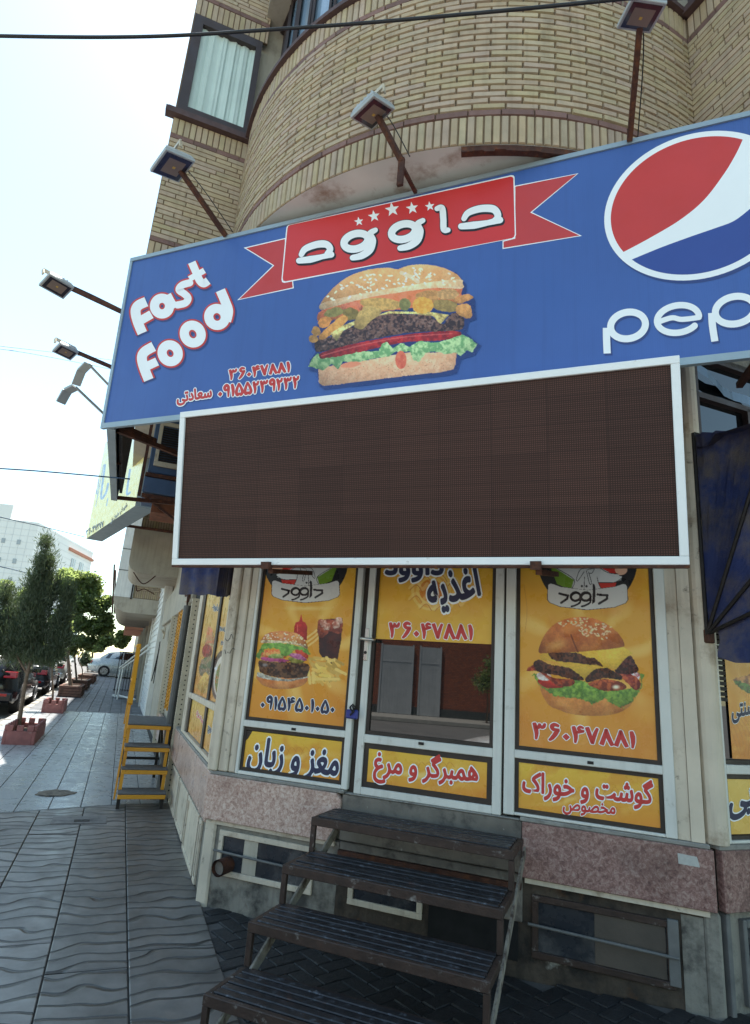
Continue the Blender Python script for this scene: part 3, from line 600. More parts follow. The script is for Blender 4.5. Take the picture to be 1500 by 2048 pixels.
for i in range(n-1):
    P = [bay(t, r, z) for r, z in ((BR+.045, 6.722), (BR+.045, 6.765), (BR-.28, 6.79), (BR-.28, 6.722)) for t in (th[i], th[i+1])]
    mb.add(P, [(0, 1, 3, 2), (2, 3, 5, 4), (6, 7, 1, 0)], True)
mb.build('coping', M_cop, bb)
mb = MB(WF)      # rusty lintel strip under the front edge of the bay
for (t0, t1, zz) in ((.20, .52, .05),):
    tt = np.linspace(t0, t1, 12)
    for i in range(11):
        P = [bay(t, r, z) for r, z in ((BR-.004, zb-.002), (BR-.004, zb-zz*random.uniform(.7, 1)), (BR-.05, zb-zz*.9), (BR-.05, zb-.002)) for t in (tt[i], tt[i+1])]
        mb.add(P, [(0, 1, 3, 2), (2, 3, 5, 4), (4, 5, 7, 6), (6, 7, 1, 0)], True)
mb.build('rusty_lintel', M_rust, bb)
# bay glazing above the parapet
gl = MB(WF); rg = BR-.22; tg = np.linspace(T0, T1, 14)
for i in range(13): gl.add([bay(tg[i], rg, 6.78), bay(tg[i+1], rg, 6.78), bay(tg[i+1], rg, 8.4), bay(tg[i], rg, 8.4)], [(0, 1, 2, 3)], True)
wb = gl.build('window', M_glassb, B)
fm = MB(WF)
for i in range(14):
    for t_ in (tg[i]-.012, tg[i]+.014): fm.bar(bay(t_, rg+.02, 6.78), bay(t_, rg+.02, 8.4), .022, .05, True)
fm.bar(bay(T0, rg+.03, 8.4), bay(T0*.5, rg+.03, 8.4), .1, .06, True); fm.build('window_frame', M_winfr, wb)
mb = MB(WF); P = [bay(t, BR+.02, z) for t in th for z in (8.4, 9.3)]; mb.add(P, [(2*i, 2*i+2, 2*i+3, 2*i+1) for i in range(n-1)], True); P = [bay(t, r, 8.4) for t in th for r in (1.2, BR+.02)]; mb.add(P, [(2*i, 2*i+2, 2*i+3, 2*i+1) for i in range(n-1)], True)
mb.build('upper_slab', M_plain, B)
# ---- wings (end walls of the upper storeys)
def wing(posf, x0, x1, flip):
    """posf(a, out, z): a measured from the outer corner inwards"""
    win = (.015, x1-x0-.05, 6.79, 8.02)
    sk = lambda a, z: (win[0]-.04 < a < win[1]+.06 and win[2]-.03 < z < win[3]+.03)
    wl = brick_wall(posf, 0, x1-x0, .30, [(5.05, 5.29, 's'), (5.29, 5.335, 'b'), (5.335, 6.46, 'r'), (6.46, 6.51, 'b'), (6.51, 6.70, 's'), (6.80, 8.04, 'r'), (8.05, 8.27, 's'), (8.27, 8.32, 'b'), (8.32, 9.6, 'r')], 'wing_wall', B, d=.008, jt=.008, skip=sk, flat=True)
    m = MB(WF)
    def bx(a0, a1, o0, o1, z0, z1): m.add([posf(a, o, z) for a in (a0, a1) for o in (o0, o1) for z in (z0, z1)], [(0, 1, 3, 2), (4, 6, 7, 5), (0, 4, 5, 1), (2, 3, 7, 6), (0, 2, 6, 4), (1, 5, 7, 3)], True)
    bx(0, x1-x0, -.03, .0005, 5.05, 6.70); bx(0, x1-x0, -.03, .0005, 8.06, TOP); bx(0, win[0], -.03, .0005, 6.70, 8.06)
    m.build('mortar', M_mortar, wl)
    m = MB(WF); bx_ = bx
    def bx2(a0, a1, o0, o1, z0, z1): m.add([posf(a, o, z) for a in (a0, a1) for o in (o0, o1) for z in (z0, z1)], [(0, 1, 3, 2), (4, 6, 7, 5), (0, 4, 5, 1), (2, 3, 7, 6), (0, 2, 6, 4), (1, 5, 7, 3)], True)
    bx2(-.08, x1-x0-.02, -.03, .06, 6.702, 6.76); bx2(-.06, x1-x0-.02, -.03, .04, 6.762, 6.785); m.build('ledge', M_cop, wl)
    m = MB(WF); a0, a1, z0, z1 = win
    for q in ((a0, a0+.09, z0, z1), (a1-.06, a1, z0, z1), (a0+.09, a1-.06, z1-.10, z1), (a0+.09, a1-.06, z0, z0+.06)): bx2(q[0], q[1], -.05, .03, q[2], q[3])
    wf = m.build('window', M_winfr, B)
    m = MB(WF); k = 30
    for i in range(k):
        f = lambda i: a0+.09 + (a1-a0-.15)*i/k
        g = lambda i: -.028 + .011*math.sin(i*1.1)+.006*math.sin(i*2.7+1)
        m.add([posf(f(i), g(i), z0+.06), posf(f(i+1), g(i+1), z0+.06), posf(f(i+1), g(i+1)*.8, z1-.1), posf(f(i), g(i)*.8, z1-.1)], [(0, 1, 2, 3)], True)
    m.build('curtain', M_curt, wf, smooth=True)
wing(lambda a, o, z: LF.p(.289-o, 1.18-a, z), 0, 1.18-.42, 0)
wing(lambda a, o, z: RF.p(.09-o, OV-a, z) if False else CH.p(3.42, .03, z) + (OV*0+1.15-a)*SA*-1 - o*RA, 0, 1.15-.02, 1)
# second facade faces of the overhanging storeys
m = MB(LF); m.box(.30, 9.2, 1.12, OV-.002, 5.05, TOP); m.build('overhang_wall', M_plain, B)
# ---- ground storey: base wall, granite, ledge
m = MB(CH); m.box(-.0, 3.23, -.3, -.02, 2.92, 5.04); m.build('fascia_wall', M_plaster, B)
m = MB(CH); m.box(1.03, 3.21, -.3, 0., -.2, .54); m.build('base_wall', M_grime, B)
m = MB(CH); m.box(.02, 1.029, -.3, 0., -.2, .54)
bw = m.build('base_wall', M_plaster, B)
for q in ((-.035, .06), (3.17, 3.25)): m = MB(CH); m.box(q[0], q[1], -.06, .018, -.1, .535); m.build('corner_post', M_col if q[0] < 1 else M_plaster, bw, bevel=.012)
m = MB(CH); m.prism([(-.04, .545), (1.0, .545), (1.0, .70), (1.035, .72), (1.035, .80), (1.0, .842), (-.04, .842)], .0, .05); m.build('granite_panel', M_gran, bw, bevel=.004)
m = MB(CH); m.box(2.225, 3.235, .0, .05, .545, .842); m.build('granite_panel', M_gran2, bw, bevel=.004)
m = MB(CH); m.box(1.036, 2.224, -.04, .03, .56, .842); m.box(1.036, 2.224, -.04, .012, .30, .55); m.build('doorway_step_face', M_conc, bw, bevel=.006)
m = MB(CH); m.box(-.03, 1.05, -.12, .042, .8425, .866); m.box(2.21, 3.22, -.12, .042, .8425, .866); m.box(1.051, 2.209, -.12, .036, .8425, .852); m.build('sill_ledge', M_cement_sill, bw, bevel=.005)
for q in ((.03, 1.0, .022), (2.24, 3.2, .03)): m = MB(CH); m.box(q[0], q[1], .0, q[2], .515, .543); m.build('drip_strip', M_col, bw)
m = MB(CH); m.box(1.04, 2.22, .012, .045, .475, .505); m.build('rusty_angle', M_rust, bw)
def basement(a0, a1, z0, z1, fm_, boards, bars=1, dep=.05):
    f = MB(CH); t_ = .035
    f.box(a0, a1, .002, .02, z1-t_, z1); f.box(a0, a1, .002, .02, z0, z0+t_); f.box(a0, a0+t_, .002, .02, z0+t_, z1-t_); f.box(a1-t_, a1, .002, .02, z0+t_, z1-t_)
    o = f.build('basement_window', fm_, bw, bevel=.003)
    g = MB(CH); g.box(a0+t_, a1-t_, .0005, .004, z0+t_, z1-t_); g.build('pane', M_dglass, o)
    for b0, b1, mm in boards:
        g = MB(CH); g.box(b0, b1, .005, .009, z0+t_+.002, z1-t_-.002); g.build('board', mm, o)
    if bars:
        g = MB(CH); g.tube([(a0-.02, .034, (z0+z1)/2+.01), (a1+.02, .034, (z0+z1)/2-.005)], .008); g.build('bar', M_dull, o)
basement(.10, .86, .20, .485, M_col, [(.31, .42, M_plain)])
basement(1.12, 1.62, .20, .42, M_col, [], 0)
basement(2.28, 3.02, .14, .46, M_stepfr, [(2.62, 2.98, M_blindg)])
m = MB(CH); m.box(1.66, 2.2, .0005, .006, .10, .44); m.build('vent_hole', M_dark, bw)
m = MB(CH); m.box(3.06, 3.168, -.01, .006, -.05, .5); m.build('plaster_patch', M_plaster, bw)
m = MB(CH); m.box(2.99, 3.045, .004, .03, .16, .47); m.build('loose_frame', M_dull, bw, bevel=.004)
# ---- white columns at both ends
m = MB(CH); m.box(-.06, .02, -.1, .05, .868, 4.0); m.box(.022, .10, -.1, .03, .868, 4.0); m.box(.102, .165, -.1, .018, .868, 4.0)
m.build('column', M_col, B, bevel=.008)
m = MB(CH); m.box(3.067, 3.13, -.1, .016, .868, 4.0); m.box(3.132, 3.20, -.1, .026, .868, 4.0); m.tube([(3.262, -.03, .868), (3.262, -.03, 4.0)], .062, 16)
m.build('column', M_col, B, bevel=0)
# ---- shop windows of the corner
def rail(m, a0, a1, z0, z1, o0=-.03, o1=.028): m.box(a0, a1, o0, o1, z0, z1)
ZT = 2.9
w1 = MB(CH); rail(w1, .168, .192, .868, ZT); rail(w1, 1.018, 1.062, .868, ZT); rail(w1, .192, 1.018, 1.195, 1.240); rail(w1, .192, 1.018, .868, .892); rail(w1, .192, 1.018, ZT-.05, ZT)
win1 = w1.build('shop_window', M_white, B, bevel=.004)
w2 = MB(CH); rail(w2, 2.108, 2.172, .866, ZT); rail(w2, 3.006, 3.066, .868, ZT); rail(w2, 2.172, 3.006, 1.192, 1.240); rail(w2, 2.172, 3.006, .868, .884); rail(w2, 2.172, 3.006, ZT-.05, ZT)
win2 = w2.build('shop_window', M_white, B, bevel=.004)
dd = MB(CH); rail(dd, 1.110, 1.160, .853, ZT, -.025, .022); rail(dd, 2.036, 2.092, .853, ZT, -.025, .022); rail(dd, 1.160, 2.036, .853, .899, -.025, .022); rail(dd, 1.160, 2.036, 1.178, 1.232, -.025, .022); rail(dd, 1.160, 2.036, ZT-.05, ZT, -.025, .022)
door = dd.build('door', M_white, B, bevel=.004)
m = MB(CH); m.box(1.064, 1.108, -.06, -.012, .853, ZT); m.box(2.094, 2.106, -.06, -.012, .853, ZT); m.build('jamb_shadow_line', M_rub, B)  # dark strips paint the shadow line in the gaps beside the door
def gasket(par, a0, a1, z0, z1, t_=.024, o=.008):
    g = MB(CH)
    for q in ((a0, a1, z0, z0+t_), (a0, a1, z1-t_, z1), (a0, a0+t_, z0+t_, z1-t_), (a1-t_, a1, z0+t_, z1-t_)): g.box(q[0], q[1], -.02, o, q[2], q[3])
    g.build('gasket', M_rub, par)
gasket(win1, .1925, 1.0175, 1.2405, ZT-.0505); gasket(win1, .1925, 1.0175, .8925, 1.1945)
gasket(win2, 2.1725, 3.0055, 1.2405, ZT-.0505); gasket(win2, 2.1725, 3.0055, .8845, 1.1915)
gasket(door, 1.1605, 2.0355, 1.2325, ZT-.0505); gasket(door, 1.1605, 2.0355, .8995, 1.1775, .035)
m = MB(CH); m.box(1.185, 2.011, -.014, -.008, 1.257, ZT-.06); m.build('pane', M_pane, door)
for par, a in ((win1, .60), (win2, 2.60), (door, 1.55)):
    m = MB(CH); m.box(a, a+.035, .0285 if par is not door else .0225, .0315, 1.205, 1.222); m.build('lock_slot', M_iron, par)
m = MB(CH); m.box(1.112, 1.142, .0225, .030, 1.72, 1.945); lp = m.build('lock_plate', M_steel, door, bevel=.003)
m = MB(CH); m.tube([(1.127, .03, 1.865), (1.127, .07, 1.866)], .009, 10); m.tube([(1.10, .07, 1.868), (1.19, .072, 1.862), (1.20, .055, 1.861)], .011, 10); m.build('handle', M_steel, door, smooth=True)
m = MB(CH); m.tube([(1.127, .0305, 1.775), (1.127, .0345, 1.775)], .011, 12); m.build('keyhole', M_iron, lp)
# padlock hung through both stiles
t = thing('padlock', 'blue padlock on a short chain joining shop door to window stile', 'padlock', CH, (1.075, .03, 1.34))
m = MB(CH); m.box(1.030, 1.118, .045, .075, 1.325, 1.385); m.build('body', M_lock, t, bevel=.008)
m = MB(CH); m.tube([(1.06, .06, 1.38), (1.058, .06, 1.405), (1.075, .06, 1.42), (1.092, .06, 1.405), (1.09, .06, 1.38)], .006, 8); m.tube([(1.06, .075, 1.40), (1.085, .08, 1.37), (1.07, .085, 1.35), (1.095, .08, 1.375), (1.08, .075, 1.41)], .006, 6); m.build('shackle', M_iron, t, smooth=True)
# ================================================================== SHOP POSTERS
def swirl(art, cx, cy, k, low=(214, 138, 48), hi=(226, 178, 62)):
    """printed amber ground with pale ray bands"""
    X, Y = art.X, art.Y; t = np.clip((Y-Y.min())/(Y.max()-Y.min()), 0, 1)[..., None]
    art.C = np.array(hi)*(1-t) + np.array(low)*t
    a = np.arctan2(Y-cy, X-cx); r = np.hypot(X-cx, Y-cy)/k
    ray_ = np.clip(np.sin(a*7+r*1.2+2*art.nz(60))*1.4-.5, 0, 1)*np.exp(-((r-.75)/.45)**2)*.55
    art.put(ray_, (250, 222, 140)); art.put(np.clip((art.nz(70, 3)-.52)*4, 0, 1)*.35, (206, 120, 38))
def blob(art, P, col, n=(7, 3.), c2=None, jag=1.2, smooth=True):
    """one piece of a printed food photo: tinted, speckled, lit from above like the studio shot it is"""
    art.poly(P, col, n, c2, jag=jag, jsc=4, smooth=smooth)
    Q = art.sp(P); Q = [tuple(q) for q in curve(Q, 6, True)] if smooth else Q; A = np.array(Q); y0, y1 = A[:, 1].min(), A[:, 1].max(); x0, x1 = A[:, 0].min(), A[:, 0].max()
    t = np.clip((art.Y-y0)/(y1-y0+1e-6), 0, 1); e = np.clip(abs((art.X-(x0+x1)/2)/((x1-x0)/2+1e-6)), 0, 1); mk = art.inside(Q, .3)
    f = 1.12-.30*t**1.6-.16*e**3 + (art.nz(2.2, 2)-.5)*.16
    art.C = np.where(mk[..., None] > 0, np.clip(art.C*f[..., None], 0, 255), art.C)
def emblem(art, mir=1):
    """ring, colour wedges, white jacket and name plate; drawn in the right poster's units"""
    X = lambda P: [(x if mir == 1 else 1452-x, y) for x, y in P]
    if mir == 1: art.ell(725, 0, 500, 500, (40, 40, 42)); art.ell(725, 0, 352, 360, (206, 206, 202))
    else: art.ell(727, 0, 500, 500, (40, 40, 42)); art.ell(727, 0, 352, 360, (206, 206, 202))
    art.poly(X([(360, -40), (400, 80), (590, 200), (560, 300), (420, 240), (365, 100)]), (112, 146, 50), jag=0)
    art.poly(X([(850, -60), (1010, -60), (1030, 140), (930, 125), (850, 90)]), (204, 60, 52), jag=0)
    art.poly(X([(835, 225), (1015, 225), (990, 300), (860, 290)]), (204, 60, 52), jag=0)
    art.ell(1062 if mir == 1 else 390, 95, 62, 55, (232, 180, 150))
    art.poly(X([(860, 80), (950, 128), (1070, 165), (1060, 200), (1000, 222), (840, 225)]), (216, 216, 212), jag=0)
    for L in ([(410, 80), (590, 195), (560, 300)], [(820, 170), (835, 230), (862, 290)], [(850, 80), (930, 126), (1030, 140)], [(840, 224), (990, 224), (1070, 180)], [(695, 170), (690, 300)],
              [(720, 80), (650, 100), (615, 190), (630, 205), (690, 120)], [(715, 110), (745, 235), (765, 225), (735, 120)], [(720, 100), (790, 85), (770, 130), (740, 130)]): art.line(X(L), 7, (50, 50, 52))
    for q in (670, 715): art.ell(q if mir == 1 else 1452-q, 262, 12, 13, (60, 60, 60))
    pl_ = [(325, 245), (345, 230), (375, 235), (450, 265), (725, 300), (1000, 265), (1085, 235), (1112, 238), (1125, 260), (1132, 400), (1110, 432), (1000, 475), (725, 502), (450, 470), (342, 427), (320, 395)]
    art.poly(pl_, (36, 36, 38), jag=0); art.poly([(725+(x-725)*.983, 366+(y-366)*.955) for x, y in pl_], (206, 206, 202), jag=0)
    k = (34, 34, 38)
    art.poly([(776, 232), (800, 250), (806, 330), (800, 420), (770, 445), (776, 340)], k, jag=0)
    art.line([(826, 345), (880, 352), (922, 352), (920, 388), (840, 436)], 24, k, smooth=False)
    for cx in (708, 606):
        art.ell(cx, 366, 60, 54, k); art.ell(cx+2, 368, 36, 26, (206, 206, 202), -14)
        art.line([(cx+48, 372), (cx+42, 425), (cx-8, 455), (cx-40, 464)], 20, k)
    art.line([(444, 335), (500, 350), (530, 356), (520, 388), (462, 428)], 24, k, smooth=False)
def seeds(art, poly_, n, col, r0, seed):
    r = np.random.default_rng(seed); P = np.array(poly_); k = 0
    while k < n:
        x, y = r.uniform(P[:, 0].min(), P[:, 0].max()), r.uniform(P[:, 1].min(), P[:, 1].max()); ins = False
        for i in range(len(P)):
            (x1, y1), (x2, y2) = P[i], P[(i+1) % len(P)]
            if (y1 > y) != (y2 > y) and x < (x2-x1)*(y-y1)/(y2-y1)+x1: ins = not ins
        k += 1
        if ins: art.ell(x, y, r0*r.uniform(.8, 1.2), r0*.55, tuple(c*r.uniform(.9, 1.05) for c in col), r.uniform(-60, 60))
def art_left(art):
    swirl(art, 605, 1290, 120); art.org = (480, 1130, 6.)
    art.ell(800, 520, 330, 40, (246, 232, 170), 0, amt=.5, soft=.9)
    for d in (0, 55, 110): art.line([(760, 900+d), (900, 800+d), (1000, 700+d)], 22, (246, 226, 160), amt=.6)
    blob(art, [(640, 880), (650, 745), (668, 690), (710, 676), (735, 585), (752, 676), (785, 690), (808, 740), (802, 900)], (206, 58, 48), (9, 2), (176, 40, 36), jag=0, smooth=False)
    art.line([(690, 720), (690, 800)], 10, (240, 130, 110), amt=.7)
    blob(art, [(940, 660), (1090, 645), (1230, 640), (1215, 900), (1170, 1150), (1145, 1215), (1000, 1130), (950, 1050)], (84, 42, 36), (10, 2), (52, 30, 32), jag=0, smooth=False)
    blob(art, [(944, 665), (1090, 655), (1226, 650), (1215, 820), (1080, 800), (950, 880)], (172, 84, 60), (7, 4), (120, 56, 46), jag=2)
    for x, y in ((1000, 700), (1040, 740), (1180, 670), (1150, 720)): blob(art, [(x-40, y-30), (x+30, y-40), (x+45, y+25), (x-25, y+40)], (226, 190, 170), (5, 3), (170, 100, 80))
    r = np.random.default_rng(5)
    for i in range(60):
        x, y = 830+r.random()*330, 1110+r.random()*270; an = r.uniform(.1, 1.1); L = r.uniform(60, 120)
        if y > 1090+(x-830)*.10 and y < 1420-(x-830)*.12: c = r.uniform(.78, 1.06); art.line([(x, y), (x+L*math.cos(an), y+L*math.sin(an))], 34, (min(255, 240*c), 192*c, 98*c), smooth=False)
    for q in ([(1040, 1110), (1070, 1160)], [(1080, 1150), (1130, 1140)], [(1150, 1250), (1270, 1310)], [(900, 1370), (1180, 1370)], [(820, 1270), (840, 1420)], [(880, 1290), (880, 1410)]): art.line(q, 34, (240, 200, 112), smooth=False)
    blob(art, [(205, 1330), (230, 1400), (300, 1455), (450, 1488), (620, 1482), (760, 1440), (812, 1360), (700, 1350), (400, 1350)], (222, 150, 88), (14, 2), (190, 112, 62), jag=.5)
    blob(art, [(205, 1300), (230, 1290), (400, 1345), (600, 1370), (800, 1335), (812, 1350), (700, 1375), (600, 1395), (400, 1385), (225, 1345)], (232, 226, 204), jag=.5)
    blob(art, [(235, 1150), (400, 1162), (600, 1165), (818, 1190), (815, 1310), (770, 1345), (600, 1362), (400, 1340), (250, 1290), (228, 1220)], (112, 78, 54), (4, 5), (48, 34, 30), jag=1)
    art.ell(300, 1200, 45, 26, (140, 136, 138), amt=.8, soft=.6)
    blob(art, [(255, 1095), (290, 1030), (470, 1015), (500, 1070), (560, 1110), (400, 1130)], (214, 92, 52), (6, 3), (230, 170, 100)); blob(art, [(650, 1000), (740, 1020), (812, 1065), (805, 1125), (700, 1080)], (210, 76, 52), (6, 3), (170, 50, 40))
    blob(art, [(360, 1075), (500, 1070), (510, 1115), (350, 1120)], (176, 182, 110), (5, 3), (130, 140, 70)); blob(art, [(585, 1115), (740, 1130), (770, 1165), (700, 1180), (610, 1165)], (160, 150, 78), (5, 3), (110, 110, 50))
    blob(art, [(265, 1105), (400, 1120), (570, 1135), (580, 1160), (400, 1160), (262, 1140)], (190, 84, 134), (5, 3), (150, 60, 100)); blob(art, [(580, 1075), (690, 1062), (795, 1125), (790, 1150), (650, 1115)], (204, 130, 162), (5, 3), (160, 80, 120))
    blob(art, [(195, 1090), (240, 1010), (265, 955), (350, 925), (460, 928), (650, 955), (790, 995), (840, 1080), (800, 1060), (700, 1005), (640, 1020), (600, 1080), (530, 1100), (485, 1060), (470, 1015), (380, 1000), (290, 1020), (235, 1120)], (134, 176, 80), (5, 3), (92, 134, 60), jag=3)
    bun = [(262, 935), (280, 860), (350, 812), (450, 792), (560, 795), (680, 820), (760, 880), (808, 960), (805, 1005), (700, 965), (500, 932)]
    blob(art, bun, (222, 160, 98), (12, 3), (198, 120, 70), jag=.5); blob(art, [(262, 935), (270, 900), (400, 905), (600, 920), (780, 970), (805, 1005), (700, 965), (500, 932)], (238, 212, 168), jag=.5)
    seeds(art, bun, 90, (246, 226, 190), 11, 3)
    art.org = (480-1.2, 1130-.5, 6.); art.org = (480-(0)/6, 1130, 6.)
    X0 = art.org; art.org = (480+2.5-.0, 1130-7.2, 6/1.165*1.0); emblem_left(art); art.org = X0
def emblem_left(art):
    # same badge, mirrored wedges, scaled to the left pane
    art.org = (611.5-727*.1695, 1130-0-9.0+.0, 1/.1695); 
    s_ = art.org; art.org = (s_[0], 1190-366*.1695-7, s_[2]); emblem(art, -1)
def art_right(art):
    swirl(art, 1175, 1300, 140); art.org = (1030, 1120, 5.)
    blob(art, [(250, 1240), (290, 1380), (350, 1460), (430, 1495), (560, 1540), (800, 1560), (1000, 1540), (1110, 1490), (1168, 1430), (1100, 1390), (700, 1340), (400, 1290)], (226, 152, 80), (16, 2.4), (196, 118, 58), jag=.8)
    blob(art, [(180, 1150), (220, 1130), (250, 1250), (330, 1290), (470, 1262), (600, 1180), (740, 1240), (900, 1310), (1100, 1290), (1250, 1265), (1290, 1150), (1230, 1120), (1280, 1270), (1210, 1350), (1180, 1420), (1060, 1480), (985, 1440), (900, 1385), (770, 1445), (700, 1400), (560, 1380), (400, 1360), (300, 1300), (240, 1250)], (142, 176, 74), (6, 3), (84, 124, 54), jag=4, smooth=False)
    blob(art, [(225, 1205), (300, 1180), (450, 1235), (480, 1275), (340, 1280), (260, 1250)], (204, 58, 40), (8, 2), (160, 36, 30)); blob(art, [(735, 1235), (900, 1190), (1080, 1230), (1100, 1290), (920, 1310), (800, 1280)], (186, 92, 50), (6, 4), (120, 50, 34))
    art.ell(290, 1165, 75, 42, (232, 224, 214), 10, (6, 3), (190, 160, 150)); art.ell(1200, 1160, 50, 45, (228, 216, 214), 0, (6, 3), (180, 80, 80)); art.ell(1010, 1270, 50, 30, (238, 232, 200), soft=.7)
    blob(art, [(115, 1108), (180, 1048), (240, 1100), (380, 1175), (480, 1190), (590, 1200), (580, 1250), (480, 1265), (400, 1245), (240, 1120)], (190, 84, 50), (7, 4), (120, 44, 34)); blob(art, [(955, 1140), (1050, 1120), (1200, 1160), (1255, 1230), (1240, 1280), (1195, 1300), (1080, 1190)], (186, 90, 58), (6, 4), (120, 40, 40))
    blob(art, [(1000, 1115), (1060, 1010), (1110, 975), (1165, 965), (1205, 1035), (1235, 1110), (1120, 1145)], (96, 54, 48), (4, 5), (44, 26, 28), jag=2)
    blob(art, [(245, 955), (330, 915), (620, 900), (950, 885), (1080, 868), (1180, 930), (1100, 985), (1012, 1092), (880, 1075), (780, 1110), (690, 1196), (550, 1110), (420, 1020), (260, 1000)], (232, 192, 76), (30, 2), (212, 160, 54), jag=.5, smooth=False)
    blob(art, [(330, 925), (470, 922), (620, 930), (720, 972), (800, 985), (880, 1062), (800, 1050), (700, 1045), (560, 1022), (400, 1008)], (104, 62, 42), (4, 5), (50, 30, 24), jag=1.5)
    blob(art, [(185, 1020), (250, 995), (330, 1040), (450, 1062), (540, 1080), (620, 1130), (690, 1198), (600, 1200), (400, 1150), (250, 1125), (192, 1070)], (98, 56, 40), (4, 5), (40, 24, 22), jag=1.5)
    blob(art, [(700, 1195), (740, 1140), (800, 1095), (900, 1075), (1000, 1120), (1070, 1165), (1050, 1200), (900, 1180), (740, 1220)], (92, 52, 36), (4, 5), (38, 24, 20), jag=1.5)
    bun = [(245, 930), (250, 850), (290, 760), (350, 680), (440, 615), (560, 578), (700, 570), (830, 598), (950, 660), (1040, 740), (1092, 830), (1080, 868), (950, 890), (800, 905), (620, 920), (400, 925)]
    blob(art, bun, (216, 130, 62), (18, 2.4), (184, 98, 46), jag=.5)
    art.ell(420, 850, 150, 60, (240, 186, 110), -20, amt=.6, soft=.9); art.ell(560, 690, 170, 60, (224, 150, 84), -15, amt=.6, soft=.9); art.line([(560, 750), (590, 830), (630, 920)], 16, (112, 54, 28), amt=.8)
    seeds(art, [(420, 640), (560, 582), (700, 574), (830, 602), (960, 670), (980, 760), (860, 800), (700, 760), (600, 660), (440, 660)], 130, (240, 212, 160), 13, 8)
    emblem(art, 1)
    art.line([(90, 250), (120, 500), (100, 720)], 8, (190, 130, 50), amt=.6)
def art_low(cx, cy):
    def f(art):
        X, Y = art.X, art.Y; t = np.clip((Y-Y.min())/(Y.max()-Y.min()), 0, 1)[..., None]; art.C = np.array((226, 186, 60))*(1-t)+np.array((218, 140, 46))*t
        wv = np.sin((Y-cy)/5.5+art.nz(40)*5+.02*(X-cx)); art.put(np.clip(wv-.1, 0, 1)*np.exp(-((X-cx)/80)**2-((Y-cy-4)/24)**2)*.7, (246, 224, 150)); art.put(np.clip((art.nz(30, 3)-.55)*5, 0, 1)*.4, (204, 124, 36))
        art.org = (0, 0, 1.)
        for a in range(6): x = cx-30+a*14; art.line([(x, cy-10), (x+9, cy-26), (x+20, cy-14)], 1.3, (200, 130, 40), amt=.7)
    return f
def art_door(art):
    X, Y = art.X, art.Y; art.C[:] = (226, 176, 62); art.put(np.clip((art.nz(50, 3)-.45)*3, 0, 1)*.5, (214, 150, 48)); art.org = (680, 1100, 3.792)
    for r_, c in ((150, (236, 200, 110)), (130, (222, 160, 60)), (112, (236, 196, 100)), (88, (206, 120, 44))): art.ell(690, 310, r_, r_, c, amt=.8)
    for i in range(9):
        a = i*.7; x, y = 690+170*math.cos(a), 330+120*math.sin(a); art.line([(x, y), (x+50, y-40), (x+90, y+10), (x+130, y-30)], 26, (246, 218, 140), amt=.5); art.line([(x, y+14), (x+50, y-24), (x+90, y+26)], 8, (190, 110, 40), amt=.6)
def art_side(seed):
    def f(art):
        X, Y = art.X, art.Y; t = np.clip((Y-Y.min())/(Y.max()-Y.min()), 0, 1)[..., None]; art.C = np.array((230, 196, 100))*(1-t)+np.array((214, 146, 70))*t
        art.sd = seed; art.put(np.clip((art.nz(14, 3)-.5)*5, 0, 1)*.35, (240, 214, 140)); return
    return f
def art_side_a(art):
    art_side(31)(art); art.org = (200, 1050, 4.55)
    blob(art, [(950, 1180), (975, 960), (1000, 920), (1030, 980), (1040, 1090)], (222, 120, 80), (6, 3), (200, 160, 110)); art.ell(975, 1150, 45, 65, (176, 46, 44), 0, (5, 3), (110, 30, 34))
    blob(art, [(925, 1230), (1010, 1200), (1015, 1330), (960, 1380), (905, 1350)], (84, 96, 60), (5, 4), (150, 120, 90)); blob(art, [(905, 1420), (960, 1340), (990, 1400), (960, 1530), (895, 1490)], (232, 190, 100), (5, 3), (200, 150, 70))
def art_side_b(art):
    art_side(32)(art); art.org = (200, 1050, 4.55)
    art.ell(1095, 1370, 80, 230, (92, 70, 66), 6); art.ell(1100, 1380, 64, 190, (222, 210, 196), 6); art.ell(1098, 1400, 50, 150, (196, 120, 70), 6, (5, 4), (110, 130, 60)); art.ell(1055, 1305, 14, 14, (255, 252, 246))
# grids and lettering
def poster(par, name, a0, a1, z0, z1, na, nz_, f, o=.0015):
    return picture(CH, o, a0, a1, z0, z1, na, nz_, f, name, par)
def words(par, fr, items, out, name='lettering'):
    p = Print(fr, out)
    for it in items: p.text(*it[:5], **it[5])
    return p.build(name, par)
def crop(x0, y0, k): return lambda x, y: (x0+x/k, y0+y/k)
kL, kR, kE, kD, kF = crop(480, 1130, 6), crop(1030, 1120, 5), crop(680, 1100, 3.792), crop(340, 1080, 3.5714), crop(1000, 1100, 3)
po = poster(win1, 'poster', .205, 1.004, 1.262, 2.62, 260, 440, art_left)
words(po, CH, [('۰۹۱۵۴۵۰۱۰۵۰', kL(250, 1728), kL(1130, 1790), kL(262, 1560), M_ink, dict(outline=.03, om=M_inkwh))], .0025)
po = poster(win2, 'poster', 2.193, 2.992, 1.262, 2.62, 300, 500, art_right)
words(po, CH, [('۳۶۰۴۷۸۸۱', kR(185, 1790), kR(1200, 1885), kR(180, 1612), M_inkred, dict(outline=.03, om=M_inkwh))], .0025)
po = picture(CH, -.006, 1.178, 2.018, 1.876, 2.62, 250, 220, art_door, 'poster', door)
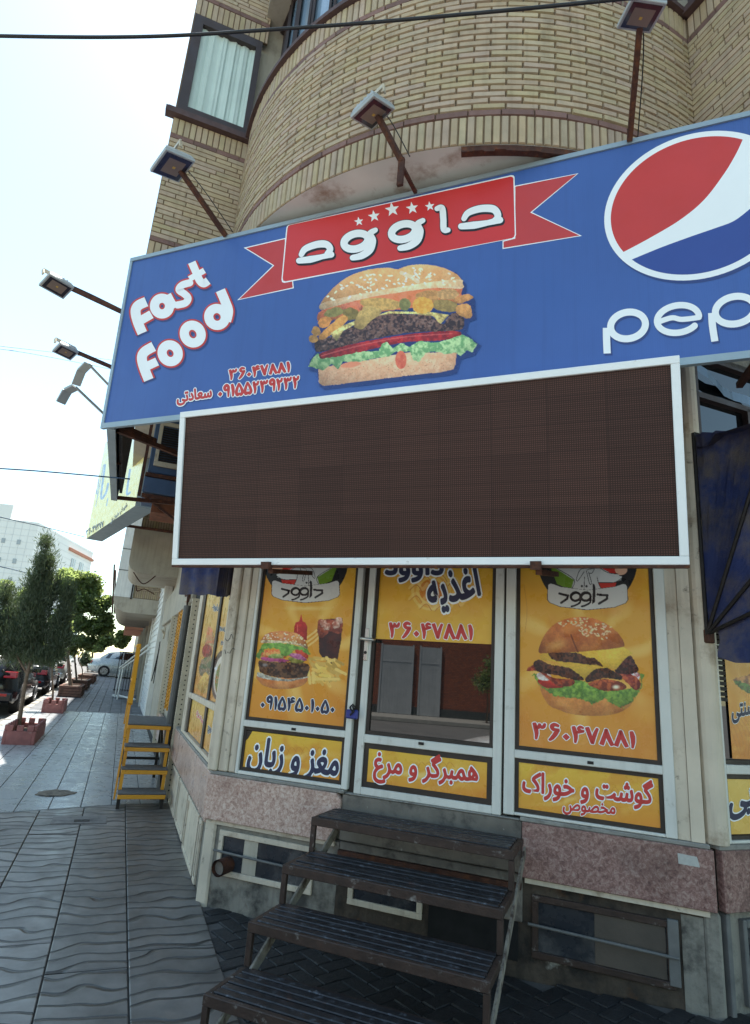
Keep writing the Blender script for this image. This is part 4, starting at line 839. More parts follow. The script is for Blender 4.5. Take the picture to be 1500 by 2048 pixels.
words(po, CH, [('۳۶۰۴۷۸۸۱', kE(375, 665), kE(1005, 685), kE(372, 540), M_inkred, dict(outline=.03, om=M_inkwh)),
    ('اغذیه', kE(690, 490), kE(1075, 400), kE(640, 190), M_ink, dict(outline=.03, om=M_inkwh)),
    ('داوود', kE(345, 240), kE(780, 240), kE(345, 10), M_ink, dict(outline=.03, om=M_inkwh))], -.005)
po = poster(win1, 'lower_panel', .215, 1.0, .902, 1.165, 200, 80, art_low(590, 1520))
m = MB(CH); m.prism([(.215, 1.165), (.215, 1.095), (.232, 1.11), (.262, 1.165)], .0018, .004); m.build('torn_corner', M_rub, win1)
words(po, CH, [('مغز و زبان', kD(545, 1655), kD(1185, 1742), kD(585, 1405), M_ink, dict(outline=.03, om=M_inkwh))], .0025)
po = picture(CH, .006, 1.19, 2.003, .927, 1.15, 200, 70, art_low(850, 1550), 'lower_panel', door)
words(po, CH, [('همبرگر و مرغ', kE(255, 1760), kE(1040, 1832), kE(268, 1510), M_inkred, dict(outline=.03, om=M_inkwh))], .007)
po = poster(win2, 'lower_panel', 2.192, 2.984, .906, 1.17, 200, 80, art_low(1180, 1600))
words(po, CH, [('گوشت و خوراک', kF(135, 1485), kF(912, 1560), kF(140, 1310), M_inkred, dict(outline=.03, om=M_inkwh)), ('مخصوص', kF(378, 1582), kF(690, 1606), kF(380, 1502), M_inkred, dict(outline=.03, om=M_inkwh))], .0025)
# biro and marker scrawls, sticker
def scrawl(fr, o, strokes, name, par):
    p = Print(fr, o)
    for q in strokes: p.stroke([(fr_x, fr_y) for fr_x, fr_y in q], 1.2, M_scrawl)
    return p.build(name, par)
kG = crop(200, 1050, 4.55)
scrawl(CH, .0512, [[kG(1175, 1040), kG(1195, 1060), kG(1215, 1035)], [kG(1215, 1040), kG(1230, 1000), kG(1245, 1040)], [kG(1170, 1140), kG(1180, 1175)], [kG(1195, 1160), kG(1200, 1165)], [kG(1215, 1170), kG(1240, 1130), kG(1262, 1135)]], 'pen_scrawl', B)
t = MB(CH); q = [CH.az(*kp, .0505) for kp in ((1355, 1706), (1394, 1714), (1400, 1735), (1357, 1727))]
t.prism(q, .0505, .0525); tag(t.build('sticker', M_paper, base=(q[0][0], .05, q[0][1])), 'torn grey paper notice stuck on the stained pink granite', 'sticker')
# ================================================================== FLUE PIPE STUB
t = thing('flue_pipe', 'short rusty flue pipe stub poking out of the stained plaster base', 'pipe', CH, (.20, .0, .275))
m = MB(CH); m.tube([(.20, -.02, .275), (.19, .12, .272)], [.05, .054], 16, caps=False); m.tube([(.19, .12, .272), (.20, -.02, .275)], [.046, .044], 16, caps=False); m.build('pipe', M_rust, t)
m = MB(CH); m.tube([(.193, .085, .2725), (.1925, .095, .2725)], .045, 16); m.build('plug', M_conc, t)
# ================================================================== THE BIG BLUE SIGN
S = thing('shop_sign', 'large blue fast food sign board with burger, red ribbon banner and round emblem', 'sign', SG, (1.4, 0, 0))
SL, SRt, DEP = -1.058, 4.45, .20
m = MB(SG); m.box(SL, SRt, -.02, 0, 0, SGH); m.build('face', M_sign, S)
m = MB(SG)
for q in ((SL-.02, SRt, -.02, .012, SGH-.012, SGH+.022), (SL-.02, SRt, -.02, .012, -.032, .012)): m.box(*q)
m.box(SL-.022, SL+.006, -.02, .010, .0121, SGH-.0121); m.build('edge_trim', M_frame, S)
m = MB(SG)     # steel carcass behind the vinyl, and stays to the wall
for z in (.04, SGH/2, SGH-.05): m.bar((SL, -.06, z), (SRt, -.06, z), .04, .04)
for a in np.linspace(SL+.05, SRt-.1, 8): m.bar((a, -.1, 0.02), (a, -.1, SGH-.03), .035, .035); m.bar((a, -.12, .04), (a*.98+.02, -.62 if 0 < a < 3.2 else -.5, .04), .035, .035)
m.build('steel_frame', M_rust, S)
PR = Print(SG, .001)
kA, kB, kC = crop(200, 350, 1.875), crop(900, 200, 2.5), crop(0, 450, 2.925)
def stk(P, wd, k, sc, m, ow=None, om=None, **kw):
    P = [k(*q) for q in P]
    if ow: PR.stroke(P, (wd+ow)/sc, om, **kw)
    else: PR.stroke(P, wd/sc, m, **kw)
# ribbon tails, then banner
def outlined(P, m, wd):
    PR.poly(P, M_inkwh); c = np.mean(np.array(P), 0)
    # inner shape by insetting every edge
    n = len(P); Q = []; A = np.array(P, float); ar = sum(A[i][0]*A[(i+1) % n][1]-A[(i+1) % n][0]*A[i][1] for i in range(n)); sg = 1 if ar > 0 else -1
    for i in range(n):
        a, b, d = A[i-1], A[i], A[(i+1) % n]; e1 = (b-a)/np.linalg.norm(b-a); e2 = (d-b)/np.linalg.norm(d-b); n1 = sg*np.array([-e1[1], e1[0]]); n2 = sg*np.array([-e2[1], e2[0]])
        bis = n1+n2; Q.append(tuple(b + bis*wd/max(.25, 1+n1@n2)))
    PR.poly(Q, m)
PRf = lambda k, P: [k(*q) for q in P]
outlined(PRf(kA, [(697, 236), (539, 273), (648, 340), (515, 470), (727, 425), (724, 395), (700, 395)]), M_pink, 1.9)
outlined(PRf(kB, [(322, 430), (643, 367), (410, 562), (660, 680), (263, 746), (263, 705), (322, 690)]), M_pink, 1.9)
bn = [kA(708, 188), kB(308, 376), kB(318, 378), kB(323, 386), kB(330, 674), kB(326, 686), kB(316, 693), kA(692, 405), kA(683, 402), kA(681, 392), kA(699, 200), kA(702, 192)]
PR.poly(bn, M_inkwh); c_ = np.mean(np.array([bn[0], bn[2], bn[5], bn[8]]), 0); PR.poly([tuple(c_ + (np.array(q)-c_)*np.array([.990, .972])) for q in bn], M_red1)
for x, y, r in ((971, 175, 18), (1028, 155, 23), (1096, 130, 28), (1171, 125, 24), (1237, 118, 19)):
    P = [(x+r*(1 if i % 2 == 0 else .42)*math.sin(i*math.pi/5-.15), y-r*(1 if i % 2 == 0 else .42)*math.cos(i*math.pi/5-.15)) for i in range(10)]; PR.poly(PRf(kA, P), M_inkwh)
def davud(dx, dy, ow, m):
    def sA(P, wd, **k): PR.stroke([kA(x+dx, y+dy) for x, y in P], (wd*1.25+ow)/1.875, m, **k)
    def sB(P, wd, **k): PR.stroke([kB(x+dx*1.33, y+dy*1.33) for x, y in P], (wd*1.25+ow*1.33)/2.5, m, **k)
    sB([(70, 596), (92, 566), (150, 546), (212, 546), (236, 566), (238, 590), (222, 606)], 28, taper=[.75, 1, 1.1, 1, .8]); sB([(56, 634), (120, 628), (190, 616), (250, 602)], 27, taper=[.9, 1.1, .8, 1])
    sA([(1264, 128), (1283, 126), (1288, 165), (1290, 205), (1306, 208)], 19, taper=[.8, 1, 1, 1, .8])
    for ox, oy in ((0, 0), (-178, 36)):
        PR.ring(*kA(1139+ox+dx, 214+oy+dy), 46/1.875, 28/1.875, (28+ow)/1.875, m, -16)
        sA([(1212+ox, 172+oy), (1192+ox, 186+oy), (1200+ox, 212+oy), (1190+ox, 246+oy), (1160+ox, 268+oy), (1126+ox, 276+oy)], 21, taper=[.7, .9, 1.1, 1.1, 1, .8])
    sA([(756, 300), (772, 278), (815, 262), (850, 262), (864, 280), (852, 298)], 20, taper=[.8, 1, 1.1, 1, .8]); sA([(747, 323), (790, 318), (835, 308), (868, 300)], 19, taper=[.9, 1.1, .8, 1])
davud(2.5, 3.5, 8, M_inkdk); davud(0, 0, 5, M_inkdk); davud(0, 0, 0, M_inkwh)
# slanting English lettering
PR.L = .001
def fast(ow, m, dx=0, dy=0):
    q = lambda P: [kC(x+dx, y+dy) for x, y in P]
    def s(P, wd, **k): PR.stroke(q(P), (wd+ow)/2.925, m, **k)
    s([(835, 634), (812, 580), (797, 528), (797, 494), (815, 470), (858, 450)], 58, cap=False); s([(815, 566), (888, 524)], 50, smooth=False, cap=False)
    PR.ring(*kC(950+dx, 476+dy), 44/2.925, 46/2.925, (54+ow)/2.925, m); s([(980, 410), (1004, 455), (1026, 486)], 48, cap=False)
    s([(1112, 340), (1068, 354), (1050, 382), (1082, 406), (1102, 430), (1086, 458), (1040, 470)], 42); s([(1124, 220), (1150, 280), (1170, 326), (1194, 344), (1220, 328)], 46, cap=False); s([(1110, 318), (1198, 268)], 34, smooth=False, cap=False)
    s([(873, 908), (850, 850), (834, 796), (836, 762), (856, 738), (902, 712)], 58, cap=False); s([(850, 834), (922, 800)], 50, smooth=False, cap=False)
    PR.ring(*kC(998+dx, 752+dy), 46/2.925, 50/2.925, (54+ow)/2.925, m, -30); PR.ring(*kC(1130+dx, 640+dy), 48/2.925, 53/2.925, (54+ow)/2.925, m, -30)
    PR.ring(*kC(1272+dx, 540+dy), 48/2.925, 50/2.925, (54+ow)/2.925, m, -30); s([(1292, 384), (1320, 450), (1338, 505), (1326, 566)], 56, cap=False)
fast(22, M_shade, 6, 9); fast(20, M_inkred); fast(0, M_inkwh)
PR.L = .001
PR.text('۳۶۰۴۷۸۸۱', kA(487, 770), kA(713, 740), kA(485, 728), M_inkred, bold=.05, outline=.045, om=M_inkwh)
PR.text('۰۹۱۵۵۲۳۹۲۳۲', kA(446, 838), kA(748, 800), kA(444, 790), M_inkred, bold=.05, outline=.045, om=M_inkwh)
PR.text('سعادتی', kA(292, 866), kA(421, 845), kA(290, 815), M_inkred, bold=.05, outline=.045, om=M_inkwh)
# round emblem
pts = [SG.az(*kB(*q)) for q in ((772, 580), (1140, 903), (1215, 168))]
(x1, y1), (x2, y2), (x3, y3) = pts; Dd = 2*(x1*(y2-y3)+x2*(y3-y1)+x3*(y1-y2))
gx = ((x1**2+y1**2)*(y2-y3)+(x2**2+y2**2)*(y3-y1)+(x3**2+y3**2)*(y1-y2))/Dd; gy = ((x1**2+y1**2)*(x3-x2)+(x2**2+y2**2)*(x1-x3)+(x3**2+y3**2)*(x2-x1))/Dd; gr = math.hypot(x1-gx, y1-gy)
class PlanePrint(Print):
    def to(s, x, y): return x, y
def circ(r, a0, a1, n=50): return [(gx+r*math.cos(t), gy+r*math.sin(t)) for t in np.radians(np.linspace(a0, a1, n))]
def ang(q): a, z = SG.az(*q); return math.degrees(math.atan2(z-gy, a-gx))
PP = PlanePrint(SG, .001); ri = gr*.925
PP.poly([(gx+.012+gr*1.004*math.cos(t), gy-.02+gr*1.004*math.sin(t)) for t in np.linspace(0, 6.283, 90, endpoint=False)], M_shade)
PP.poly(circ(gr, 0, 356, 90), M_inkwh)
a_tr, a_bl = ang(kB(1455, 210)), ang(kB(873, 757)); a_bl = a_bl + 360 if a_bl < a_tr else a_bl
lowr = [SG.az(*kB(*q)) for q in ((1000, 690), (1150, 600), (1270, 500), (1370, 370), (1430, 270))]
lowr = [tuple(q) for q in curve([circ(ri, a_bl, a_bl+1, 2)[0]] + lowr + [circ(ri, a_tr, a_tr+1, 2)[0]], 8)][1:-1]
PP.poly(circ(ri, a_tr, a_bl) + lowr, M_inkred)
b_l = ang(kB(915, 793)); b_l = b_l + 360 if b_l < 0 else b_l
top_ = [SG.az(*kB(*q)) for q in ((1050, 740), (1200, 685), (1330, 640), (1420, 605), (1500, 545))]
b_r = 360 + math.degrees(math.atan2(.10, 1)); PP.poly(circ(ri, b_l, b_r) + [(top_[-1][0]+(gx+ri-top_[-1][0])*.55, top_[-1][1]+.10)] + [tuple(q) for q in curve([circ(ri, b_l, b_l+1, 2)[0]] + top_, 8)][1:][::-1], M_pepblue)
PR.L = .001; PP.build('round_emblem', S)
def pepword(ow, m, dx=0, dy=0):
    f = lambda x, y: kB(x+dx, y+dy)
    def s(P, wd, **k): PR.stroke([f(*q) for q in P], (wd+ow)/2.5, m, **k)
    PR.ring(*f(890, 1128), 88/2.5, 66/2.5, (35+ow)/2.5, m, -12); s([(782, 1140), (783, 1200), (786, 1268)], 36, cap=False)
    PR.ring(*f(1140, 1096), 106/2.5, 68/2.5, (32+ow)/2.5, m, -10, 44, 362); s([(1050, 1108), (1110, 1090), (1160, 1098), (1246, 1088)], 26)
    PR.ring(*f(1425, 1052), 100/2.5, 68/2.5, (35+ow)/2.5, m, -12); s([(1308, 1066), (1312, 1130), (1324, 1208)], 36, cap=False)
    s([(1790, 950), (1700, 925), (1620, 950), (1640, 1000), (1740, 1010), (1760, 1050), (1690, 1080), (1600, 1060)], 34); s([(1860, 930), (1872, 1060)], 36)
pepword(3, M_shade, 7, 10); pepword(0, M_inkwh)
PR.build('lettering', S)
def art_burger(art):
    art.org = (600, 500, 3.947); art.C[:] = (58, 84, 146)
    sil = [(60, 930), (120, 955), (140, 1060), (180, 1085), (500, 1050), (900, 1000), (1150, 975), (1225, 955), (1255, 850), (1290, 835), (1365, 815), (1415, 740), (1340, 675), (1300, 640), (1320, 550), (1375, 530), (1365, 370), (1300, 330), (1295, 250), (1220, 165), (1040, 105), (830, 120), (770, 140), (600, 135), (400, 190), (280, 270), (150, 420), (130, 560), (70, 690), (80, 740), (110, 790), (60, 860)]
    top = [(160, 470), (165, 420), (215, 350), (290, 275), (390, 205), (500, 165), (600, 145), (700, 140), (770, 152), (830, 130), (920, 115), (1030, 118), (1130, 140), (1210, 175), (1262, 215), (1284, 262), (1272, 305), (1200, 292), (1050, 300), (900, 318), (740, 342), (600, 362), (480, 390), (330, 428), (230, 458)]
    P = art.sp([(x+14, y+16) for x, y in sil]); sh = art.inside(P); art.alpha = np.maximum(sh, art.inside(art.sp(sil)))
    art.put(sh, (38, 56, 108)); 
    blob(art, [(145, 940), (250, 915), (400, 895), (560, 865), (700, 835), (870, 805), (1060, 810), (1240, 795), (1228, 900), (1210, 942), (1100, 967), (900, 985), (700, 1010), (500, 1035), (300, 1062), (180, 1072), (150, 1050)], (236, 188, 148), (7, 1.8), (218, 160, 120), jag=.4, smooth=False)
    seeds(art, [(160, 950), (1200, 850), (1200, 940), (500, 1030), (170, 1060)], 160, (176, 110, 80), 4, 17)
    blob(art, [(145, 500), (300, 415), (480, 385), (745, 340), (1050, 296), (1262, 292), (1275, 335), (1250, 420), (1050, 440), (700, 480), (400, 520), (200, 570), (150, 575)], (232, 126, 86), (9, 2.5), (196, 112, 66), jag=1)
    blob(art, [(115, 750), (140, 705), (260, 680), (420, 600), (520, 580), (600, 525), (720, 500), (860, 508), (1000, 512), (1080, 556), (1130, 585), (1195, 500), (1262, 508), (1297, 560), (1282, 620), (1200, 640), (1000, 645), (800, 660), (640, 690), (480, 725), (320, 772), (180, 800), (130, 802)], (116, 84, 72), (4.5, 4.5), (56, 38, 38), jag=1.4)
    for i in range(70):
        x, y = RNG.uniform(160, 1260), 0; y = 760-(x-160)*.2+RNG.uniform(-75, 20); art.ell(x, y, 13, 7, (150, 120, 108), RNG.uniform(-60, 60), amt=.55*(1 if 520 < y < 790 else 0))
    art.put(1-np.clip(art.inside(art.sp(sil))+sh, 0, 1), (58, 84, 146))
    for cx, cy, rx, ry, an, c in ((275, 490, 88, 36, -12, (150, 138, 78)), (400, 505, 62, 50, 0, (150, 128, 68)), (640, 425, 160, 48, 4, (222, 176, 100)), (828, 430, 48, 48, 0, (146, 140, 82)), (1020, 362, 115, 44, -6, (210, 152, 90)), (1165, 350, 90, 42, 0, (222, 170, 110)), (1150, 440, 110, 48, 8, (172, 142, 82)), (125, 640, 36, 42, -40, (178, 130, 70)), (105, 702, 38, 30, 0, (180, 132, 72)), (195, 570, 56, 40, -30, (226, 150, 78))):
        art.ell(cx, cy, rx, ry, c, an, (5, 3), tuple(q*.82 for q in c), jag=.25)
    for Pq, c in (([(1215, 385), (1340, 343), (1364, 380), (1250, 425)], (226, 156, 92)), ([(1240, 440), (1330, 428), (1358, 500), (1330, 543), (1240, 500)], (228, 160, 92)), ([(150, 680), (240, 590), (340, 515), (375, 555), (270, 650), (180, 707)], (236, 164, 84)), ([(430, 560), (500, 448), (600, 455), (645, 490), (560, 560), (480, 628), (425, 600)], (204, 168, 100)), ([(330, 430), (420, 405), (490, 440), (480, 480), (430, 440), (340, 470)], (228, 130, 96))): blob(art, Pq, c, (6, 2.5), tuple(q*.84 for q in c), jag=1)
    blob(art, [(238, 660), (330, 600), (428, 562), (430, 590), (340, 640), (290, 720)], (250, 224, 142), jag=.3, smooth=False); blob(art, [(620, 515), (700, 483), (900, 488), (1020, 488), (1176, 512), (1108, 584), (1050, 522), (900, 505), (720, 500)], (248, 216, 132), jag=.3, smooth=False)
    art.ell(968, 437, 84, 66, (238, 184, 86), 0, (5, 2), (214, 150, 60), jag=.2)
    blob(art, [(145, 835), (200, 800), (450, 735), (700, 690), (900, 660), (1100, 642), (1250, 642), (1262, 685), (1100, 715), (850, 725), (600, 775), (300, 850), (150, 864)], (180, 44, 44), (8, 3), (130, 26, 32), jag=.6)
    art.line([(170, 835), (450, 760), (800, 690), (1200, 660)], 10, (226, 120, 110), amt=.5)
    blob(art, [(65, 920), (90, 860), (140, 812), (165, 858), (300, 843), (430, 812), (500, 800), (620, 798), (650, 738), (690, 722), (732, 780), (800, 732), (860, 768), (950, 716), (1050, 732), (1150, 716), (1280, 668), (1330, 688), (1402, 740), (1360, 805), (1320, 790), (1262, 842), (1240, 810), (1150, 820), (1060, 800), (990, 812), (940, 884), (890, 862), (870, 800), (760, 800), (700, 842), (560, 857), (430, 893), (340, 880), (300, 943), (250, 900), (180, 952), (120, 930)], (184, 212, 150), (7, 4), (112, 160, 104), jag=1.6, smooth=False)
    art.ell(797, 868, 44, 72, (232, 126, 92), 0, (6, 2), (206, 90, 66)); art.ell(400, 905, 80, 22, (226, 140, 104), -8)
    blob(art, top, (226, 172, 116), (16, 1.8), (212, 152, 96), jag=.3)
    blob(art, [(160, 470), (165, 425), (300, 385), (480, 345), (740, 300), (1050, 250), (1262, 232), (1284, 262), (1272, 305), (1050, 300), (740, 342), (480, 390), (230, 458)], (240, 208, 166), (10, 2), (224, 176, 126), jag=.3)
    art.line([(800, 180), (870, 210), (930, 250)], 30, (240, 214, 180), amt=.7)
    seeds(art, [(180, 400), (300, 290), (500, 185), (700, 160), (920, 130), (1130, 150), (1260, 230), (1200, 270), (900, 290), (600, 330), (300, 400)], 170, (250, 234, 202), 13, 21)
q0, q1 = SG.az(598, 800), SG.az(968, 515)
a0, a1 = min(SG.az(612, 660)[0], SG.az(640, 780)[0])-.06, SG.az(965, 690)[0]+.03; z0, z1 = SG.az(640, 788)[1]-.05, SG.az(850, 515)[1]+.05
picture(SG, .004, a0, a1, z0, z1, 420, 300, art_burger, 'burger_picture', S, gain=1.12)
# return of the sign along the left street
m = MB(LF); zt, zq = 4.97, 3.425
m.box(.215, 2.62, 1.17, 1.20, zq+.004, zt); m.build('side_face', M_sign, S)
m = MB(LF); m.box(.20, 2.64, 1.14, 1.206, zq-.03, zq+.002); m.box(2.625, 2.65, 1.14, 1.206, zq+.003, zt); m.build('side_trim', M_frame, S)
m = MB(LF)
for a, b in (((2.6, 1.16, zq), (2.45, .30, zq+.02)), ((.32, 1.13, zq+.02), (.75, .45, zq+.02)), ((2.55, .35, zq), (2.55, .35, 4.9)), ((1.4, 1.13, zq+.05), (1.4, 1.13, 4.9)), ((.32, 1.10, zq+.05), (.32, 1.10, 4.9)), ((2.45, .3, zq+.02), (1.0, .55, zq+.05))): m.bar(a, b, .04, .04)
m.build('side_bracket', M_rust, S)
m = MB(LF); m.box(.5, 2.6, 1.10, 1.13, zq+.06, 4.9); m.build('side_backing', M_stepfr, S)
# ================================================================== LED DISPLAY
D = thing('led_display', 'wide dark switched off LED matrix display in a white frame', 'display', LD, (1.47, 0, 0))
L0, L1 = -.201, 3.155; fw = .045
m = MB(LD); m.box(L0+fw, L1-fw, -.08, -.004, fw, LDH-fw); m.build('screen', M_led, D)
m = MB(LD)
for q in ((L0, L1, 0, fw), (L0, L1, LDH-fw, LDH), ): m.box(q[0], q[1], -.10, .012, q[2], q[3])
for q in ((L0, L0+fw), (L1-fw, L1)): m.box(q[0], q[1], -.10, .012, fw+.0005, LDH-fw-.0005)
m.build('frame', M_ledfr, D, bevel=.003)
m = MB(LD); m.box(L0, L1, -.098, .008, -.016, -.001); m.build('under_rail', M_rust, D)
for pxl in (537, 1073):
    a = LD.az(pxl, 1132)[0]; m = MB(LD); m.box(a-.03, a+.03, .0, .05, -.028, .02); m.bar((a+.01, -.01, -.04), (a+.06, -.5, -.04), .035, .03); m.build('bracket', M_rust, D)
m = MB(LD); m.bar((L1-.4, -.1, .8), (L1-.3, -.62, .8), .05, .05); m.bar((L0+.4, -.1, .8), (L0+.5, -.62, .8), .05, .05); m.build('bracket', M_rust, D)
# ================================================================== FLOODLIGHTS
M_amber = mat('floodlight amber chip', srgb(196, 160, 70), .4, var=0, bump=0)
def floodlight(fr, base, end, face, wd, ht, label, strip=None, wire=None, roll=0., thin=False):
    """arm from base to end, head hung at the end; face = direction the glass looks (frame coords)"""
    t = thing('floodlight', label, 'floodlight', fr, base, 'floodlights on arms around the signs')
    m = MB(fr); m.bar(base, end, .032, .032)
    if strip: m.box(base[0]-.02, base[0]+.02, base[1]-.012, base[1]+.012, base[2]-strip, base[2]+.02); m.bar((base[0], base[1]-.013, base[2]-.03), (base[0], .735, base[2]+.02), .025, .02)
    m.build('arm', M_rust if not thin else M_grey, t)
    e = np.array(end, float); f = np.array(face, float); f /= np.linalg.norm(f)
    x = np.cross([0, 0, 1.], f); x /= np.linalg.norm(x); y = np.cross(f, x); c_, s_ = math.cos(roll), math.sin(roll); x, y = x*c_+y*s_, y*c_-x*s_
    ctr = e + np.array([0, 0, 0])
    def hx(m, x0, x1, y0, y1, d0, d1, tp=1.):
        P = []
        for d, k in ((d0, tp), (d1, 1.)):
            for sx, sy in ((x0, y0), (x1, y0), (x1, y1), (x0, y1)): P.append(ctr + x*sx*k + y*sy*k + f*d)
        m.hexa([tuple(q) for q in P])
    m = MB(fr); hx(m, -wd/2, wd/2, -ht/2, ht/2, .005, .045, .82); hx(m, -wd/2, wd/2, -ht/2, ht/2, .0451, .068)
    for k in range(5): hx(m, -wd*.3+k*wd*.15-.006, -wd*.3+k*wd*.15+.006, -ht*.35, ht*.35, -.02, .0049)
    h_ = m.build('head', M_grey, t, bevel=.003)
    m = MB(fr); hx(m, -wd/2+.016, wd/2-.016, -ht/2+.016, ht/2-.016, .0682, .0705); m.build('glass', M_lens, h_)
    m = MB(fr); hx(m, -wd*.30, wd*.30, -ht*.26, ht*.30, .0707, .071); m.cur = 1; hx(m, -wd*.04, wd*.04, -ht*.0, ht*.09, .0712, .072); m.build('reflector', [M_chip if not thin else M_grey, M_amber], h_)
    m = MB(fr)
    for sx in (-1, 1): m.bar(tuple(ctr+x*sx*(wd/2+.008)), tuple(ctr+x*sx*(wd/2+.008)-f*.05-y*0), .012, .03)
    m.bar(tuple(ctr-x*(wd/2+.008)-f*.05), tuple(ctr+x*(wd/2+.008)-f*.05), .012, .03); m.build('yoke', M_perf, h_)
    if wire:
        m = MB(fr); m.tube([tuple(q) for q in curve([tuple(ctr-f*.03), tuple(e*.6+np.array(base)*.4+np.array([.04, 0, .05])), tuple(np.array(base)+np.array([.05, -.02, .04]))], 6)], .004, 5); m.build('cable', M_black, t)
    return t
zA = 5.0
floodlight(CH, (-.08, .74, 4.99), (-.24, 1.28, 5.29), (.1, -.2, -1.), .29, .23, 'grey floodlight on rust brown arm above the FAST FOOD end of the blue sign', wire=1)
floodlight(CH, (1.545, 1.045, 4.955), (1.40, 1.28, 5.23), (.1, -.2, -1.), .23, .19, 'grey floodlight on short arm in front of the round brick bay', strip=.20, wire=1)
floodlight(CH, (2.96, .74, 4.98), (3.03, 1.30, 5.33), (-.05, -.1, -1.), .20, .18, 'grey floodlight near the upper right edge above the round emblem', wire=1)
q = LF.hit(112, 556, 1, 1.80); floodlight(LF, (q[0]+.12, 1.20, q[2]-.10), (q[0]+.05, 1.80, q[2]), (-.3, -.2, -.9), .21, .16, 'upper of two small boxy floodlights against the sky beside FAST FOOD', wire=1)
q = LF.hit(130, 690, 1, 1.80); floodlight(LF, (q[0]+.12, 1.20, q[2]-.10), (q[0]+.05, 1.80, q[2]), (-.3, -.2, -.9), .19, .14, 'lower of two small boxy floodlights against the sky beside FAST FOOD')
for (x0_, y0_, x1_, y1_, ex, ey), lb in (((177, 728, 152, 770, 222, 775), 'upper of two pale blade shaped lamps seen edge on above the yellow sign'), ((151, 774, 121, 806, 212, 832), 'lower of two pale blade shaped lamps seen edge on above the yellow sign')):
    p_, q_, e_ = LF.hit(x0_, y0_, 1, 1.9), LF.hit(x1_, y1_, 1, 2.05), LF.hit(ex, ey, 0, LF.hit(x0_, y0_, 1, 1.9)[0]+.3)
    t = thing('floodlight', lb, 'floodlight', LF, tuple(p_), 'floodlights on arms around the signs')
    m = MB(LF); m.bar(tuple(p_), tuple(e_), .025, .025); m.build('arm', M_grey, t)
    m = MB(LF); mid = p_*.5+q_*.5+np.array([0, .02, .05]); m.bar(tuple(p_), tuple(mid), .12, .035); m.bar(tuple(mid), tuple(q_), .12, .028); m.build('head', M_grey, t, bevel=.004)
# ================================================================== FRONT STEPS
t = thing('metal_steps', 'black slatted metal steps with four treads leading up to the shop door', 'steps', CH, (1.64, .8, 0))
U0, U1 = 1.035, 2.245
TR = [(.77, .12, .47), (.58, .41, .78), (.39, .74, 1.08), (.20, 1.07, 1.40)]
for i, (z, w0, w1_) in enumerate(TR):
    m = MB(CH); fr_ = .028
    m.box(U0, U1, w1_-fr_, w1_, z-.045, z); m.box(U0, U1, w0, w0+.02, z-.035, z-.004); m.box(U0, U0+fr_, w0+.0205, w1_-fr_-.0005, z-.04, z-.001); m.box(U1-fr_, U1, w0+.0205, w1_-fr_-.0005, z-.04, z-.001)
    f = m.build('tread', M_stepfr, t, bevel=.003)
    for uu in (U0, U1-.03): m = MB(CH); m.box(uu, uu+.03, w1_-.03, w1_-.002, (TR[i+1][0] if i < 3 else HC(uu, w1_)-.02)-.002, z-.0455); m.build('post', M_stepfr, t, bevel=.003)
    n = 5; L = (w1_-w0-fr_-.024)/n
    for k in range(n):
        a = w0+.022+k*L; m = MB(CH); m.box(U0+.029, U1-.029, a+.005, a+L-.005, z-.016, z+.004+random.uniform(-.002, .003)); m.build('slat', M_step, f, bevel=.004)
for uu in (U0+.045, U1+.004):
    m = MB(CH); m.bar((uu, .10, .70), (uu, 1.36, HC(uu, 1.3)+.02), .012, .055); m.build('stringer', M_stringer, t)
# ================================================================== RIGHT STREET FRONT
m = MB(RF); m.box(.05, 12, -.05, .0, -.2, .54); m.box(.05, 12, -.06, .0, 3.9, 5.04)
rb = m.build('side_wall', M_plaster, B)
m = MB(RF); m.box(.02, 6, .001, .05, .545, .842); m.build('granite_panel', M_gran2, rb, bevel=.004)
m = MB(RF); m.box(.01, 6, -.1, .045, .8425, .868); m.build('sill_ledge', M_cement_sill, rb, bevel=.004)
m = MB(RF); m.box(.04, .07, -.02, .03, -.1, .535); m.box(.16, .19, -.02, .03, .1, .50); m.box(.19, 1.2, -.02, .03, .46, .50); m.box(.19, 1.2, -.02, .03, .1, .14); m.build('basement_frame', M_dull, rb, bevel=.004)
m = MB(RF); m.box(.19, 1.2, -.001, .006, .14, .46); m.build('pane', M_dglass, rb)
m = MB(RF)
for q in ((.095, .125, .868, 3.0), (1.3, 1.36, .868, 3.0), (2.6, 2.66, .868, 3.0)): rail(m, *q)
rail(m, .125, 2.6, 1.225, 1.275); rail(m, .125, 2.6, .8685, .885); rail(m, .125, 2.6, 2.95, 3.0)
rw = m.build('shop_window', M_white, B, bevel=.004)
m = MB(RF); m.box(.126, 2.6, -.02, -.012, .886, 2.95); m.build('pane', M_pane, rw)
m = MB(RF)
for a0_, a1_, z0_, z1_ in ((.126, 1.3, 1.2755, 1.30), (.126, 1.3, 1.20, 1.2245), (.126, 1.3, .8855, .905), (.126, .145, .905, 1.2)): m.box(a0_, a1_, -.02, .01, z0_, z1_)
m.build('gasket', M_rub, rw)
m = MB(RF)      # rolled shutter slats and oddments behind the glass
for k in range(14): m.box(.13, 1.2, -.011, -.004, 1.62+k*.03, 1.642+k*.03)
m.build('inner_blind', M_iron, rw)
